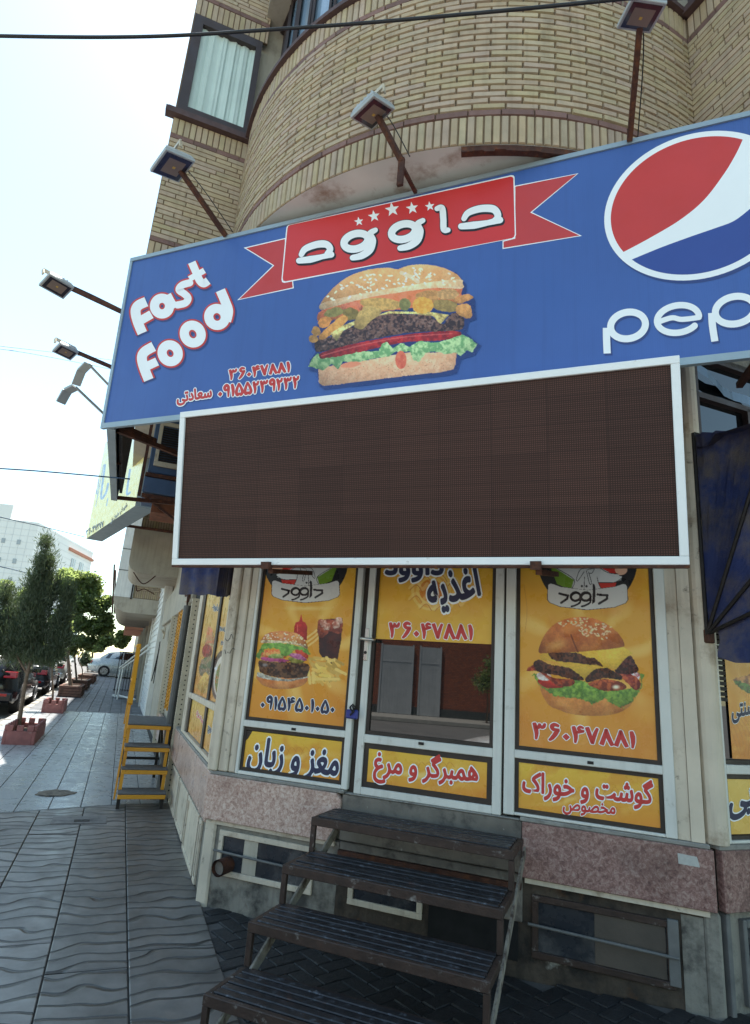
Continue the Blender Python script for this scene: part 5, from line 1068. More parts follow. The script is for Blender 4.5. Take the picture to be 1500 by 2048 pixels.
def art_rc(art):
    art_side(51)(art); art.C *= np.array((.98, .9, .7)); art.org = (1000, 1100, 3)
    for i in range(6): art.line([(1350+i*22, 1000), (1400+i*26, 1120), (1440+i*10, 1230)], 7, (190, 120, 56), amt=.45)
    blob(art, [(1400, 780), (1450, 760), (1560, 740), (1560, 830), (1470, 840)], (200, 140, 80), (6, 3), (110, 60, 40)); blob(art, [(1405, 790), (1450, 790), (1540, 840), (1520, 870), (1440, 830)], (70, 120, 50), (5, 4), (40, 70, 30), jag=3)
q0 = RF.hit(*kF(1340, 800), 1, 0.); q1 = RF.hit(*kF(1400, 1235), 1, 0.)
po = picture(RF, -.003, .215, 1.28, 1.305, 2.05, 160, 140, art_rc, 'poster', rw)
words(po, RF, [('سنتی', kF(1395, 1040), kF(1530, 1010), kF(1393, 935), M_ink, dict(outline=.02, om=M_inkwh))], -.002)
def art_rd(art): art_side(52)(art); art.C = art.C*.25+np.array((228, 192, 100))*.75
po = picture(RF, -.002, .148, 1.28, .91, 1.196, 120, 60, art_rd, 'lower_panel', rw)
words(po, RF, [('یی', kF(1375, 1625), kF(1520, 1580), kF(1378, 1470), M_ink, dict(outline=.02, om=M_inkwh))], -.001)
# transom glazing above the awning
m = MB(RF); m.box(.13, 4, -.05, -.045, 3.05, 3.88); tw = m.build('transom_window', M_pane, B)
m = MB(RF)
for q in ((.13, 4, 3.0, 3.05), (.13, 4, 3.88, 3.93), (.13, .165, 3.05, 3.88), (.62, .66, 3.05, 3.6), (.13, 1.6, 3.58, 3.62)): m.box(q[0], q[1], -.045, .0, q[2], q[3])
m.build('frame', M_winfr, tw)
m = MB(RF); P = [(.14+.1*i, -.02+.03*math.sin(i*1.3), 3.86-.035*i-.03*math.sin(i*.9)) for i in range(14)]
for p, q in zip(P[:-1], P[1:]): m.add([p, q, (q[0], q[1]+.01, q[2]-.075), (p[0], p[1]+.01, p[2]-.075)], [(0, 1, 2, 3)])
m.build('torn_film', M_glassb, tw)
# ---- folding hood awning
A1 = thing('hood_awning', 'large dusty navy hood awning folded on ribs beside the corner column', 'awning', RF, (.06, .0, 1.97))
R_, PZ, X0, X1 = 1.28, 1.99, .02, 3.4
rib_a = [0, 24, 47, 70]
def fan(a, r, x): return (x, .06+r*math.sin(math.radians(a)), PZ+r*math.cos(math.radians(a)))
m = MB(RF); NA, NX = 32, 24
for i in range(NA+1):      # hood skin between the ribs, sagging
    a = -2+ 72*i/NA; ph = (a % 23.5)/23.5; sag = .05*math.sin(math.pi*ph)
    for j in range(NX+1):
        x = X0+(X1-X0)*j/NX; rr = R_-sag*min(1, j*.5+.2)-.02*math.sin(x*9+a*.2)
        m.v.append(RF.p(*fan(a, rr - (.10 if j == 0 else .03 if j == 1 else 0)*(1 if i < 4 else .3), x))); m.c.append((1, 1, 1))
for i in range(NA):
    for j in range(NX): k = i*(NX+1)+j; m.f.append([k, k+1, k+NX+2, k+NX+1]); m.m.append(0)
m.build('hood', M_blue, A1, smooth=True)
m = MB(RF)                 # end fan, pleated
for i in range(49):
    a = -2+72*i/48
    for j in range(9):
        r = .04+(R_-.06)*j/8; ph = (a % 23.5)/23.5; m.v.append(RF.p(*fan(a, r, X0+(.10*math.sin(math.pi*ph)+.02*math.sin(a*1.9+j*.8)+.012*math.sin(j*2.+a*.4))*(j/8)))); m.c.append((1, 1, 1))
for i in range(48):
    for j in range(8): k = i*9+j; m.f.append([k, k+1, k+10, k+9]); m.m.append(0)
m.build('end_panel', M_blue, A1, smooth=True)
m = MB(RF)                 # lower drop of cloth hanging under the last rib
for i in range(13):
    r = .06+(R_-.02)*i/12; p0 = fan(70, r, X0+.005)
    for j in range(6): m.v.append(RF.p(p0[0]+.015*math.sin(i*1.3+j), p0[1], p0[2]-(.15+.30*(i/12)**.6)*j/5)); m.c.append((1, 1, 1))
for i in range(12):
    for j in range(5): k = i*6+j; m.f.append([k, k+1, k+7, k+6]); m.m.append(0)
for i in range(25):
    x = X0+(X1-X0)*i/24; p0 = fan(70, R_, x)
    for j in range(4): m.v.append(RF.p(x, p0[1]+.02*math.sin(i*1.7), p0[2]-.28*j/3)); m.c.append((1, 1, 1))
b0 = 13*6
for i in range(24):
    for j in range(3): k = b0+i*4+j; m.f.append([k, k+1, k+5, k+4]); m.m.append(0)
m.build('valance', M_blue, A1, smooth=True)
for a in rib_a:
    m = MB(RF); m.tube([fan(a, .0, X0-.012), fan(a, R_-.01, X0-.006)], .011, 6); m.tube([fan(a, R_-.012, X0), fan(a, R_-.012, X1)], .011, 6); m.build('rib', M_iron, A1)
m = MB(RF); m.box(X0-.02, X0+.03, .0, .08, PZ-.05, PZ+.03); m.build('pivot', M_rust, A1, bevel=.006)
# ---- small awning on the left street side
A2 = thing('side_awning', 'small folded navy blue awning hanging below the dark display at the street corner', 'awning', CH, (-.6, .1, 2.4))
q0 = CH.hit(359, 1189, 1, .02); q1 = CH.hit(437, 1188, 1, .02); q2 = CH.hit(460, 1184, 1, .02)
m = MB(CH); n = 16
for i in range(n+1):
    a = q0[0]+(q1[0]-q0[0])*i/n
    for j in range(6): m.v.append(CH.p(a, .03+.012*math.sin(i*1.1+j*.6), q0[2]+.62*j/5-.005*math.sin(i*.9))); m.c.append((1, 1, 1))
for i in range(n):
    for j in range(5): k = i*6+j; m.f.append([k, k+1, k+7, k+6]); m.m.append(0)
m.build('valance', M_blue, A2, smooth=True)
m = MB(CH); n = 30
for i in range(n+1):
    a = q1[0]+(q2[0]-q1[0])*i/n; o = .03+.03*math.sin(i*1.25)
    for j in range(4): m.v.append(CH.p(a, o, q1[2]-.01+.6*j/3-.02*(i % 5 == 2)*(j == 0))); m.c.append((1, 1, 1))
for i in range(n):
    for j in range(3): k = i*4+j; m.f.append([k, k+1, k+5, k+4]); m.m.append(0)
m.build('folded_cloth', M_blue, A2)
m = MB(CH); m.tube([(q0[0], .0, q0[2]+.6), (q2[0], .0, q2[2]+.62)], .02, 8); m.tube([(q2[0]+.01, .01, q2[2]-.06), (q2[0]+.01, .01, q2[2]+.6)], .012, 6); m.build('rail', M_rust, A2)
# ================================================================== LEFT STREET FRONT, GROUND STOREY
m = MB(LF); m.box(.06, 3.3, -.3, -.02, 2.6, 5.04); m.build('street_fascia', M_plaster, B)
m = MB(LF); m.box(.06, 3.3, -.3, .0, -.2, .50)
lb = m.build('street_wall', M_plaster, B)
m = MB(LF); m.box(.05, 3.3, -.02, .04, .505, .842); m.build('granite_panel', M_gran, lb, bevel=.004)
m = MB(LF); m.box(.04, 3.3, -.1, .035, .8425, .866); m.build('sill_ledge', M_cement_sill, lb, bevel=.004)
m = MB(LF)
for q in ((.30, .42, .02, .46), (.50, 1.3, .02, .46), (1.38, 2.2, .05, .46), (2.3, 3.1, .05, .46)):
    m.box(q[0], q[1], .001, .02, q[2], q[2]+.035); m.box(q[0], q[1], .001, .02, q[3]-.035, q[3]); m.box(q[0], q[0]+.03, .001, .02, q[2]+.035, q[3]-.035); m.box(q[1]-.03, q[1], .001, .02, q[2]+.035, q[3]-.035)
o = m.build('basement_frame', M_col, lb, bevel=.003)
m = MB(LF); m.box(.52, 1.28, -.0, .008, .05, .43); m.build('board', M_col, o)
m = MB(LF); m.box(1.41, 2.17, .0, .008, .08, .43); m.box(2.33, 3.07, .0, .008, .08, .43); m.build('board', M_col, o)
m = MB(LF)
for q in ((.24, .36, .868, 2.9), (2.46, 2.62, .868, 2.9), (2.62, 2.76, .868, 2.9)): rail(m, *q)
rail(m, .36, 2.46, 1.255, 1.31); rail(m, .36, 2.46, .868, .90)
lw = m.build('shop_window', M_col, B, bevel=.004)
for q in ((.36, .39), (.94, 1.06), (2.30, 2.46)): m = MB(LF); m.box(q[0], q[1], -.02, .012, .9, 2.9); m.build('gasket', M_rub, lw)
po = picture(LF, -.004, 1.061, 2.30, 1.312, 2.75, 90, 200, art_side_a, 'poster', lw)
words(po, LF, [('داوود', kG(1020, 770), kG(1068, 800), kG(1032, 700), M_ink, dict(outline=.03, om=M_inkwh))], -.003)
po = picture(LF, -.004, .39, .939, 1.312, 2.75, 90, 200, art_side_b, 'poster', lw)
words(po, LF, [('ساندویچ', kG(1075, 960), kG(1140, 1000), kG(1085, 900), M_ink, dict(outline=.03, om=M_inkwh)), ('گرم', kG(1100, 1090), kG(1138, 1110), kG(1105, 1030), M_ink, dict(outline=.03, om=M_inkwh))], -.003)
po = picture(LF, -.004, 1.061, 2.30, .91, 1.25, 60, 60, art_side(41), 'lower_panel', lw)
words(po, LF, [('پیتزا', kG(870, 1740), kG(940, 1820), kG(885, 1690), M_inkred, dict(outline=.03, om=M_inkwh))], -.003)
po = picture(LF, -.004, .39, .939, .91, 1.25, 60, 60, art_side(42), 'lower_panel', lw)
words(po, LF, [('ساندویچ', kG(975, 1890), kG(1040, 1940), kG(985, 1800), M_ink, dict(outline=.03, om=M_inkwh))], -.003)
# ---- neighbour shop fronts further up the street
NB = thing('neighbor_shopfront', 'row of neighbouring shop fronts with shutters and cream overhangs up the street', 'building', LF, (12, 0, 0))
m = MB(LF); m.box(9.25, 58, -9, -.12, -.2, 9.0); m.build('core_wall', M_plain, NB)
m = MB(LF); m.box(11.5, 58, -9, 1.0, 7.3, 11.2); m.build('upper_storey', M_plain, NB)  # unseen upper mass, added to keep the pavement in shade
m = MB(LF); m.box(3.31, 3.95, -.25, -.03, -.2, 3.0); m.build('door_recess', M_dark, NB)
for s in (3.32, 3.98, 6.9):      # punched steel guides; the holes are dark inlays in the same piece
    m = MB(LF); m.box(s, s+.09, -.10, .06, 0.02, 2.44); m.cur = 1
    for k in range(40):
        for e in (.03, .065):
            z = .10+k*.058+(.029 if e == .065 else 0); m.box(s+e-.007, s+e+.007, .0602, .0612, z, z+.016)
            y = -.09+e*1.5; m.box(s-.0012, s-.0002, y-.008, y+.008, z, z+.016)
    m.build('shutter_guide', [M_perf, M_iron], NB)
m = MB(LF); m.tube([(3.50, .10, .05), (3.50, .10, 2.35)], .045, 10); m.build('guide_pole', M_dull, NB)
m = MB(LF)       # folding lattice gate, concertina of yellow bars
for k in range(26):
    z0_ = .95+k*.062
    for j in range(4):
        s = 5.2+j*.22; m.bar((s, -.02+(.03 if j % 2 else 0), z0_), (s+.22, -.02+(.0 if j % 2 else .03), z0_+.09), .02, .012); m.bar((s, -.02+(.03 if j % 2 else 0), z0_+.09), (s+.22, -.02+(.0 if j % 2 else .03), z0_), .02, .012)
for j in range(5): m.box(5.19+j*.22, 5.215+j*.22, -.03+(.03 if j % 2 else 0), -.005+(.03 if j % 2 else 0), .9, 2.6)
gt = m.build('lattice_gate', M_yel, NB)
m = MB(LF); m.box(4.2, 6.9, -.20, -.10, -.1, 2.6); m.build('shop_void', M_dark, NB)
m = MB(LF); m.box(3.9, 10.6, -.12, .03, 2.44, 3.05); m.box(4.0, 4.7, .03, .05, 2.5, 3.0); m.build('lintel_beam', M_conc if False else M_plain, NB, bevel=.02)
m = MB(LF); m.box(7.0, 11.6, -.12, -.03, .2, 2.44); m.build('pier', M_plain, NB)
m = MB(LF); m.box(5.2, 7.2, -.02, .02, .35, .75); m.build('granite_panel', M_gran, NB)
m = MB(LF)
for k in range(44): m.box(10.9, 15.4, -.10, .035+.018*(1 if k % 2 else 0), HL(13, 0)+.02+k*.082, HL(13, 0)+.02+k*.082+.078)
m.build('shutter', M_shut, NB)
m = MB(LF); m.box(10.8, 15.6, -.1, .20, 3.75, 4.1); m.box(15.5, 15.7, -.1, .09, .2, 3.75); m.box(10.75, 10.88, -.1, .09, .2, 3.75); m.build('shutter_box', M_shut, NB, bevel=.01)
def overhang(s0, s1, sn, z0_, z1_, rnd, name, mm):
    m = MB(LF); P = [(-.12, z0_-.0), (-.12, z1_), (sn, z1_), (sn, z0_+rnd)] + [(sn-rnd+rnd*math.cos(t), z0_+rnd-rnd*math.sin(t)) for t in np.linspace(.2, math.pi/2, 8)]
    n = len(P); m.add([(s0, a, z) for a, z in P] + [(s1, a, z) for a, z in P], [tuple(range(n)), tuple(range(2*n-1, n-1, -1))] + [(i, (i+1) % n, n+(i+1) % n, n+i) for i in range(n)]); return m.build(name, mm, NB)
overhang(9.0, 11.4, .98, 3.42, 4.4, .25, 'overhang', M_plain)
overhang(14, 22, 1.28, 2.92, 3.34, .42, 'overhang', M_plain)
m = MB(LF); m.box(14.0, 22, .78, 1.28, 3.345, 7.2); m.build('white_pier', M_shut, NB)
m = MB(LF); m.box(14.05, 22, -.1, .775, 3.345, 7.2); m.build('mortar', M_mortar, NB)
brick_wall(lambda a, o, z: LF.p(14.05-o, a, z), -.1, .77, .26, [(3.35, 3.58, 's'), (3.58, 5.2, 'r')], 'brick_facing', NB, d=.01, flat=True)
brick_wall(lambda a, o, z: LF.p(9.24-o, a, z), .0, .86, .26, [(4.42, 4.66, 's'), (4.66, 6.2, 'r')], 'brick_facing', NB, d=.01, flat=True)
m = MB(LF); m.box(9.25, 11.4, -.1, .86, 4.405, 6.3); m.build('mortar', M_mortar, NB)
m = MB(LF); m.box(13.96, 14.0, .80, .84, 3.3, 6.5); m.box(13.985, 13.999, .775, 1.285, 4.10, 4.115); m.box(13.985, 13.999, .775, 1.285, 4.72, 4.735); m.build('joint', M_iron, NB)
m = MB(LF); m.bar((19.5, 1.36, 3.2), (19.5, 1.6, 5.0), .06, .06); m.bar((19.5, 1.30, 3.25), (19.5, 1.52, 4.8), .05, .05); m.build('roller_rail', M_rust, NB)
m = MB(LF); m.box(26, 34, -.1, .9, 3.0, 6.0); m.box(27, 33, -.1, 1.0, 6.2, 9); m.build('far_overhang', M_redband, NB)
m = MB(LF)
for s in (17, 20, 23.5, 27, 31): m = MB(LF); m.box(s, s+.25, -.12, .12, .3, 3.2); m.build('pilaster', M_plain, NB)
m = MB(LF)
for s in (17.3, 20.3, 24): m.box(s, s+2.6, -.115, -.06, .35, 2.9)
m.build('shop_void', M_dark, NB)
m = MB(LF); m.bar((10.2, .03, 1.15), (9.6, .06, 2.05), .02, .02); m.bar((9.7, .05, 1.9), (9.9, .09, 1.2), .02, .02); m.bar((10.2, .04, 1.5), (9.5, .10, 1.35), .02, .02); m.build('crank_handle', M_iron, NB)
m = MB(LF); m.tube([(8.6, .04, 2.2), (8.6, .07, 2.2)], .12, 14); m.bar((8.6, .07, 2.2), (8.3, .12, 2.25), .03, .03); m.build('meter', M_perf, NB)
m = MB(LF); m.tube(curve([(4.4, .06, 2.9), (4.1, .1, 2.55), (3.8, .09, 2.5), (3.7, .08, 2.1), (3.9, .08, 1.95)], 6), .012, 5); m.tube(curve([(9.0, .4, 3.40), (8.99, .62, 3.2), (8.99, .85, 3.42)], 6), .012, 5); m.tube(curve([(13.9, .2, 3.5), (13.9, .5, 3.62), (13.9, .7, 3.55), (13.9, .74, 3.9)], 6), .015, 5)
for k in range(6): m.bar((4.0+k*.05, .05, 2.44), (4.0+k*.05, .05, 2.9), .012, .012)
m.build('loose_cables', M_rust, NB)
# ---- evaporative cooler under the overhang
t = thing('evaporative_cooler', 'old beige louvred evaporative cooler on a blue sheet metal base above the side shops', 'cooler', LF, (4.0, .5, 4.0))
m = MB(LF); m.box(3.62, 4.4, .02, .88, 4.10, 4.95); m.build('casing', M_blue2, t, bevel=.01)
m = MB(LF)
for k in range(15): m.box(3.598, 3.612, .46, .76, 4.28+k*.034, 4.30+k*.034); m.box(3.598, 3.612, .12, .43, 4.28+k*.034, 4.30+k*.034)
m.build('louvre', M_iron, t)
m = MB(LF); 
for q in ((.05, .82, 4.20, 4.27), (.05, .82, 4.80, 4.86), (.77, .82, 4.27, 4.80), (.43, .46, 4.27, 4.80)): m.box(3.59, 3.618, *q)
m.build('louvre_frame', M_beige, t, bevel=.003)
m = MB(LF); m.box(3.56, 4.4, .02, .90, 3.80, 4.02); m.build('tray', M_blue2, t, bevel=.01)
m = MB(LF); m.bar((3.58, .93, 3.74), (3.58, .93, 4.98), .04, .04); m.bar((3.57, .0, 4.05), (3.57, .9, 4.05), .05, .05); m.bar((3.6, .0, 3.76), (3.6, .9, 3.76), .06, .05); m.bar((3.6, .1, 3.30), (3.6, .85, 3.74), .03, .03); m.build('rack', M_rust, t)
m = MB(LF); m.box(3.64, 4.2, .1, .75, 3.56, 3.70); m.build('board', mat('warped chipboard', srgb(112, 66, 40), .8, var=.4, vs=9), t)
# ================================================================== YELLOW SIGN
a_ = LF.p(6., 1.0, 0); b_ = LF.p(9.95, 1.96, 0); ydir = (b_-a_)/np.linalg.norm(b_-a_); yn = np.array([-ydir[1], ydir[0], 0]); yn = yn if yn @ (EYE-a_) > 0 else -yn
YF = FR([a_[0], a_[1], 4.16], ydir, yn)
yl = float(np.linalg.norm(b_-a_)); yh = YF.hit(190, 905, 1, 0)[2]
Y = thing('yellow_sign', 'yellow and white shop sign box with dark blue handwriting projecting over the pavement', 'sign', YF, (yl/2, 0, 0))
yh2 = 2.3
def art_y(art):
    t = np.clip((art.Z)/yh2, 0, 1)[..., None] if hasattr(art, 'Z') else np.clip((1060-art.Y)/190, 0, 1)[..., None]
    art.C = np.array((228, 206, 84))*(1-t**2)+np.array((240, 244, 220))*t**2; art.org = (160, 830, 6.4)
    for L, wd in (([(240, 560), (225, 640), (235, 720)], 16), ([(180, 850), (160, 950), (175, 930)], 14), ([(300, 640), (240, 960), (200, 1170)], 9), ([(320, 640), (270, 1050), (330, 1000), (360, 880)], 26), ([(355, 1070), (340, 1160)], 14), ([(170, 1040), (140, 1210)], 12), ([(240, 820), (230, 940)], 12), ([(640, 700), (600, 1000), (640, 990)], 26), ([(540, 640), (480, 850)], 14), ([(700, 250), (690, 480)], 18), ([(600, 470), (560, 700), (500, 780)], 10), ([(215, 960), (216, 1010)], 18)): art.line(L, wd, (104, 128, 160))
f = picture(YF, .001, 0, yl, 0, yh2, 260, 160, art_y, 'face', Y)
words(f, YF, [('تعمیرات و خدمات فنی', (222, 1049), (256, 1014), (219, 1040), M_ink, {}), ('۳۶۰۴۷۲۷۷', (173, 1072), (208, 1053), (172, 1060), M_ink, {})], .003)
m = MB(YF); m.box(0, yl, -.34, -.002, 0, yh2); m.build('casing', M_frame, Y)
m = MB(YF); m.bar((yl*.5, -.35, .05), (yl*.5-.6, -1.6, .0), .05, .05); m.bar((.2, -.35, .05), (.1, -.9, .0), .05, .05); m.build('bracket', M_rust, Y)
# ================================================================== YELLOW STEPS
t = thing('yellow_steps', 'yellow painted metal steps with grey rubber treads and a handrail beside the side door', 'steps', LF, (3.5, .35, 0))
for (z, s0, s1) in ((.20, 2.70, 3.05), (.42, 2.90, 3.22), (.64, 3.06, 3.42), (.86, 3.32, 4.6)):
    m = MB(LF); m.box(s0, s1, .09, .585, z-.045, z-.002); o = m.build('step_frame', M_yel, t, bevel=.004)
    m = MB(LF); m.box(s0+.004, s1, .085, .59, z-.001, z+.014); m.build('tread', M_tread, o, bevel=.004)
    for sn in (.10, .55):
        m = MB(LF); m.box(s0+.02, s0+.055, sn, sn+.035, (z-.22 if z > .3 else .03)+.0, z-.046); m.build('leg', M_yel if z > .3 else M_iron, o)
m = MB(LF)
for sn in (.10, .55): m.box(4.5, 4.54, sn, sn+.035, .05, .81); m.bar((2.8, sn+.017, .06), (4.5, sn+.017, .78), .03, .03)
m.bar((4.0, .12, .4), (4.0, .56, .4), .03, .03); m.build('brace', M_iron, t)
m = MB(LF)
for s, z in ((3.0, .2), (3.45, .86), (4.55, .86)): m.bar((s, .61, z-.1), (s, .61, z+.92), .035, .02)
m.bar((2.95, .61, 1.12), (3.5, .61, 1.80), .045, .03); m.bar((3.5, .61, 1.80), (4.6, .61, 1.80), .045, .03); m.bar((2.98, .61, .75), (3.45, .61, 1.36), .03, .02); m.bar((3.45, .61, 1.36), (4.56, .61, 1.36), .03, .02)
m.build('handrail', M_yel, t)
# ---- white rails and folding gate further up
t = thing('white_handrail', 'sloping white tube handrail in front of the far shop entrance', 'railing', LF, (17, .6, HL(17, .6)))
z = HL(18, .7); m = MB(LF)
for s, sn in ((18.6, .78), (17.6, .70)):
    m.tube([(s, sn, z), (s, sn-.02, z+1.0)], .025, 8)
m.tube([(18.6, .78, z+1.0), (14.5, .12, z+1.75)], .025, 8); m.tube([(17.6, .70, z+1.0), (14.2, .1, z+1.62)], .025, 8); m.tube([(18.2, .70, z+.1), (16, .2, z+.12)], .03, 8); m.tube([(18.8, .85, z+.06), (18.2, .5, z+.06)], .04, 8)
m.build('rail', M_shut, t)
t = thing('iron_railing', 'dark iron entrance railing standing behind the white handrail', 'railing', LF, (22, .5, HL(22, .5)))
z = HL(22, .5); m = MB(LF)
for k in range(9): m.bar((22, .05+k*.1, z), (22, .05+k*.1, z+1.5), .025, .025)
for zz in (.05, .5, 1.5): m.bar((22, .0, z+zz), (22, .9, z+zz), .03, .03)
m.build('bars', M_iron, t)
# ================================================================== PLANTERS, TREES
def castle(s, sn, label, sz=.55):
    z = HL(s, sn); t = thing('planter', label, 'planter', LF, (s, sn, z), 'pink castellated planters'); m = MB(LF); h = .20
    for (x0, x1, y0, y1) in ((-sz, sz, -.24, -.19), (-sz, sz, .19, .24), (-sz, -sz+.05, -.19, .19), (sz-.05, sz, -.19, .19)):
        m.box(s+x0*.95, s+x1*.95, sn+y0, sn+y1, z-.05, z+h)
    r_ = random.Random(4)
    for k in range(6):
        a = -sz*.92+k*sz*.32
        for y in (-.215, .215): m.box(s+a, s+a+.11, sn+y-.024, sn+y+.024, z+h, z+h+.09)
    for k in range(3):
        for x in (-sz*.93, sz*.89): m.box(s+x-.02, s+x+.025, sn-.2+k*.155, sn-.10+k*.155, z+h, z+h+.09)
    m.build('wall', M_planter, t, bevel=.006)
    m = MB(LF); m.box(s-sz+.05, s+sz-.05, sn-.19, sn+.19, z-.05, z+.12); m.build('soil', M_soil, t)
castle(7.9, 2.14, 'nearer pink castellated planter round the leaning conifer trunk', .8)
castle(13.0, 2.14, 'farther pink castellated planter with a thin sapling', .55)
def bed(s, sn, L, label):
    z = HL(s, sn); t = thing('planter', label, 'planter', LF, (s, sn, z), 'brick planters further up the pavement'); m = MB(LF); r_ = random.Random(int(s))
    for k in range(4):
        for (x0, x1, y0, y1) in ((-L, L, -.34, -.26), (-L, L, .26, .34), (-L, -L+.08, -.26, .26), (L-.08, L, -.26, .26)):
            j = r_.uniform(-.012, .012); m.box(s+x0, s+x1, sn+y0+j, sn+y1+j, z+k*.085, z+k*.085+.075)
    m.build('wall', M_bedbrick, t, bevel=.006); m = MB(LF); m.box(s-L+.1, s+L-.1, sn-.27, sn+.27, z-.05, z+.30); m.build('soil', M_soil, t)
bed(18.6, 2.14, 1.0, 'nearest dark brick planter on the pavement beside the parked cars'); bed(22.6, 2.14, 1.4, 'middle dark brick planter with two thin trunks'); bed(27.5, 2.1, 1.6, 'farthest dark brick planter in front of the silver sedan')
def leaves(name, parent, blobs, n, L, W, mats, conifer=False, seed=1, droop=.0):
    """many small blades through lumpy volumes; blobs: (centre xyz, radii, weight)"""
    r = np.random.default_rng(seed); V, F = [], []; wts = np.array([b[2] for b in blobs], float); wts /= wts.sum(); k = 0; VV = []
    for (c, rad, _), nn in zip(blobs, (wts*n).astype(int)):
        d = r.normal(size=(nn, 3)); d /= np.linalg.norm(d, axis=1)[:, None]; rr = r.random(nn)**.42; P = np.array(c) + d*rr[:, None]*np.array(rad)*(1+.30*np.sin(d[:, :1]*7+c[0]*3)*np.cos(d[:, 2:]*6+c[1]))
        cl = r.random((max(4, nn//28), 3)); ctr = P[r.integers(0, nn, len(cl))]; idx = r.integers(0, len(cl), nn); P = (ctr[idx]*.55+P*.45 if conifer else ctr[idx]*.68+P*.32) + r.normal(size=(nn, 3))*(.055 if conifer else .06)    # clumps
        if conifer: ax = d*.55+np.array([0, 0, .75]) + r.normal(size=(nn, 3))*.38
        else: ax = r.normal(size=(nn, 3)); ax[:, 2] = ax[:, 2]*.5-droop
        ax /= np.linalg.norm(ax, axis=1)[:, None]; sd = np.cross(ax, r.normal(size=(nn, 3))); sd /= np.linalg.norm(sd, axis=1)[:, None]
        l = L*r.uniform(.6, 1.35, (nn, 1)); w_ = W*r.uniform(.6, 1.3, (nn, 1)); nr = np.cross(ax, sd)
        VV.append(np.stack([P-ax*l*.5, P+sd*w_*.5+nr*w_*.12, P+ax*l*.5, P-sd*w_*.5+nr*w_*.12], 1))
    VV = np.concatenate(VV).reshape(-1, 3); F = np.arange(len(VV)).reshape(-1, 4); return npmesh(name, VV, F, mats, parent)
def at(x, y, s):     # point of the photo's trees on the plane across the street at distance s
    q = LF.hit(x, y, 0, s); return LF.p(*q)
def pxm(s): return np.linalg.norm(at(100, 1200, s)-at(101, 1200, s))   # metres per drawing unit there
# nearer conifer: crown lumps (x, y, rx, ry, ds) measured across the picture of the tree, each at its own depth
def tree(name, label, cat, s, sn, trunk, lumps, n, L, W, m, con=False, seed=1, limbs=(), group='street trees along the kerb'):
    b = LF.p(s, sn, HL(s, sn)); t = thing(name, label, cat, LF, (s, sn, HL(s, sn)), group)
    mb = MB(WF); T = [at(x, y, s+ds) for x, y, ds in trunk[0]]; C_ = curve(T, 5); mb.tube([tuple(q) for q in C_], list(np.linspace(trunk[1], trunk[2], len(C_))), 8)
    for lb in limbs: C_ = curve([at(x, y, s+ds) for x, y, ds in lb], 4); mb.tube([tuple(q) for q in C_], list(np.linspace(trunk[1]*.5, trunk[2]*.5, len(C_))), 6)
    mb.build('trunk', M_bark, t, smooth=True); k = pxm(s)
    if m is M_leaf:
        rr_ = random.Random(seed); lumps = [(x+rr_.uniform(-.75, .75)*rx, y+rr_.uniform(-.75, .75)*ry, rx*f, ry*f*.8, ds+rr_.uniform(-.4, .4)) for x, y, rx, ry, ds in lumps for f in (.62, .5, .42)] + [(x, y, rx*.85, ry*.8, ds) for x, y, rx, ry, ds in lumps]
    leaves('crown', t, [(at(x, y, s+ds), (rx*k*1.25, max(rx*k*1.1, .25), ry*k*1.25), rx*ry) for x, y, rx, ry, ds in lumps], n, L, W, [m], con, seed)
    return t
tree('conifer_tree', 'dark leaning conifer growing from the nearer pink castellated planter', 'tree', 8.3, 2.14,
     ([(34, 1470, 0), (42, 1420, 0), (52, 1360, 0), (66, 1300, 0), (78, 1220, 0), (86, 1120, 0)], .045, .012),
     [(92, 1082, 9, 26, 0), (88, 1125, 22, 34, 0), (80, 1165, 34, 40, .1), (70, 1215, 40, 45, 0), (62, 1265, 50, 42, .1), (30, 1290, 46, 40, .2), (18, 1235, 28, 42, .3), (12, 1190, 14, 30, .3), (118, 1275, 30, 40, -.1), (128, 1235, 16, 42, -.1), (135, 1195, 11, 34, 0), (85, 1310, 45, 22, 0), (-20, 1270, 40, 60, .2), (105, 1180, 14, 40, 0)],
     46000, .11, .014, M_con, True, 3, limbs=[[(60, 1330, 0), (90, 1290, 0), (120, 1230, 0), (134, 1180, 0)], [(56, 1350, 0), (30, 1300, .1), (14, 1220, .2)], [(62, 1320, 0), (100, 1310, 0), (120, 1290, 0)]])
tree('sapling', 'thin bent sapling in the farther pink castellated planter', 'tree', 13.0, 2.14, ([(104, 1412, 0), (106, 1380, 0), (104, 1350, 0), (108, 1318, 0)], .03, .012),
     [(108, 1310, 18, 22, 0), (118, 1300, 14, 14, 0)], 1800, .08, .03, M_con, True, 5)
tree('broadleaf_tree', 'bright backlit broadleaf tree behind the conifer with two slim trunks', 'tree', 22.6, 2.14, ([(155, 1378, 0), (152, 1345, 0), (150, 1310, 0), (158, 1260, 0)], .05, .02),
     [(150, 1160, 34, 24, 0), (185, 1175, 30, 26, 0), (165, 1205, 42, 28, 0), (200, 1215, 24, 26, -.2), (150, 1245, 34, 26, 0), (190, 1255, 30, 24, 0), (165, 1285, 30, 18, 0), (135, 1290, 20, 20, 0), (215, 1240, 14, 20, 0), (140, 1190, 26, 30, .3)],
     26000, .17, .10, M_leaf, False, 7, limbs=[[(160, 1375, .2), (165, 1340, .2), (156, 1315, .2), (172, 1280, .1)], [(152, 1330, 0), (140, 1290, 0)], [(156, 1320, 0), (190, 1260, 0)]])
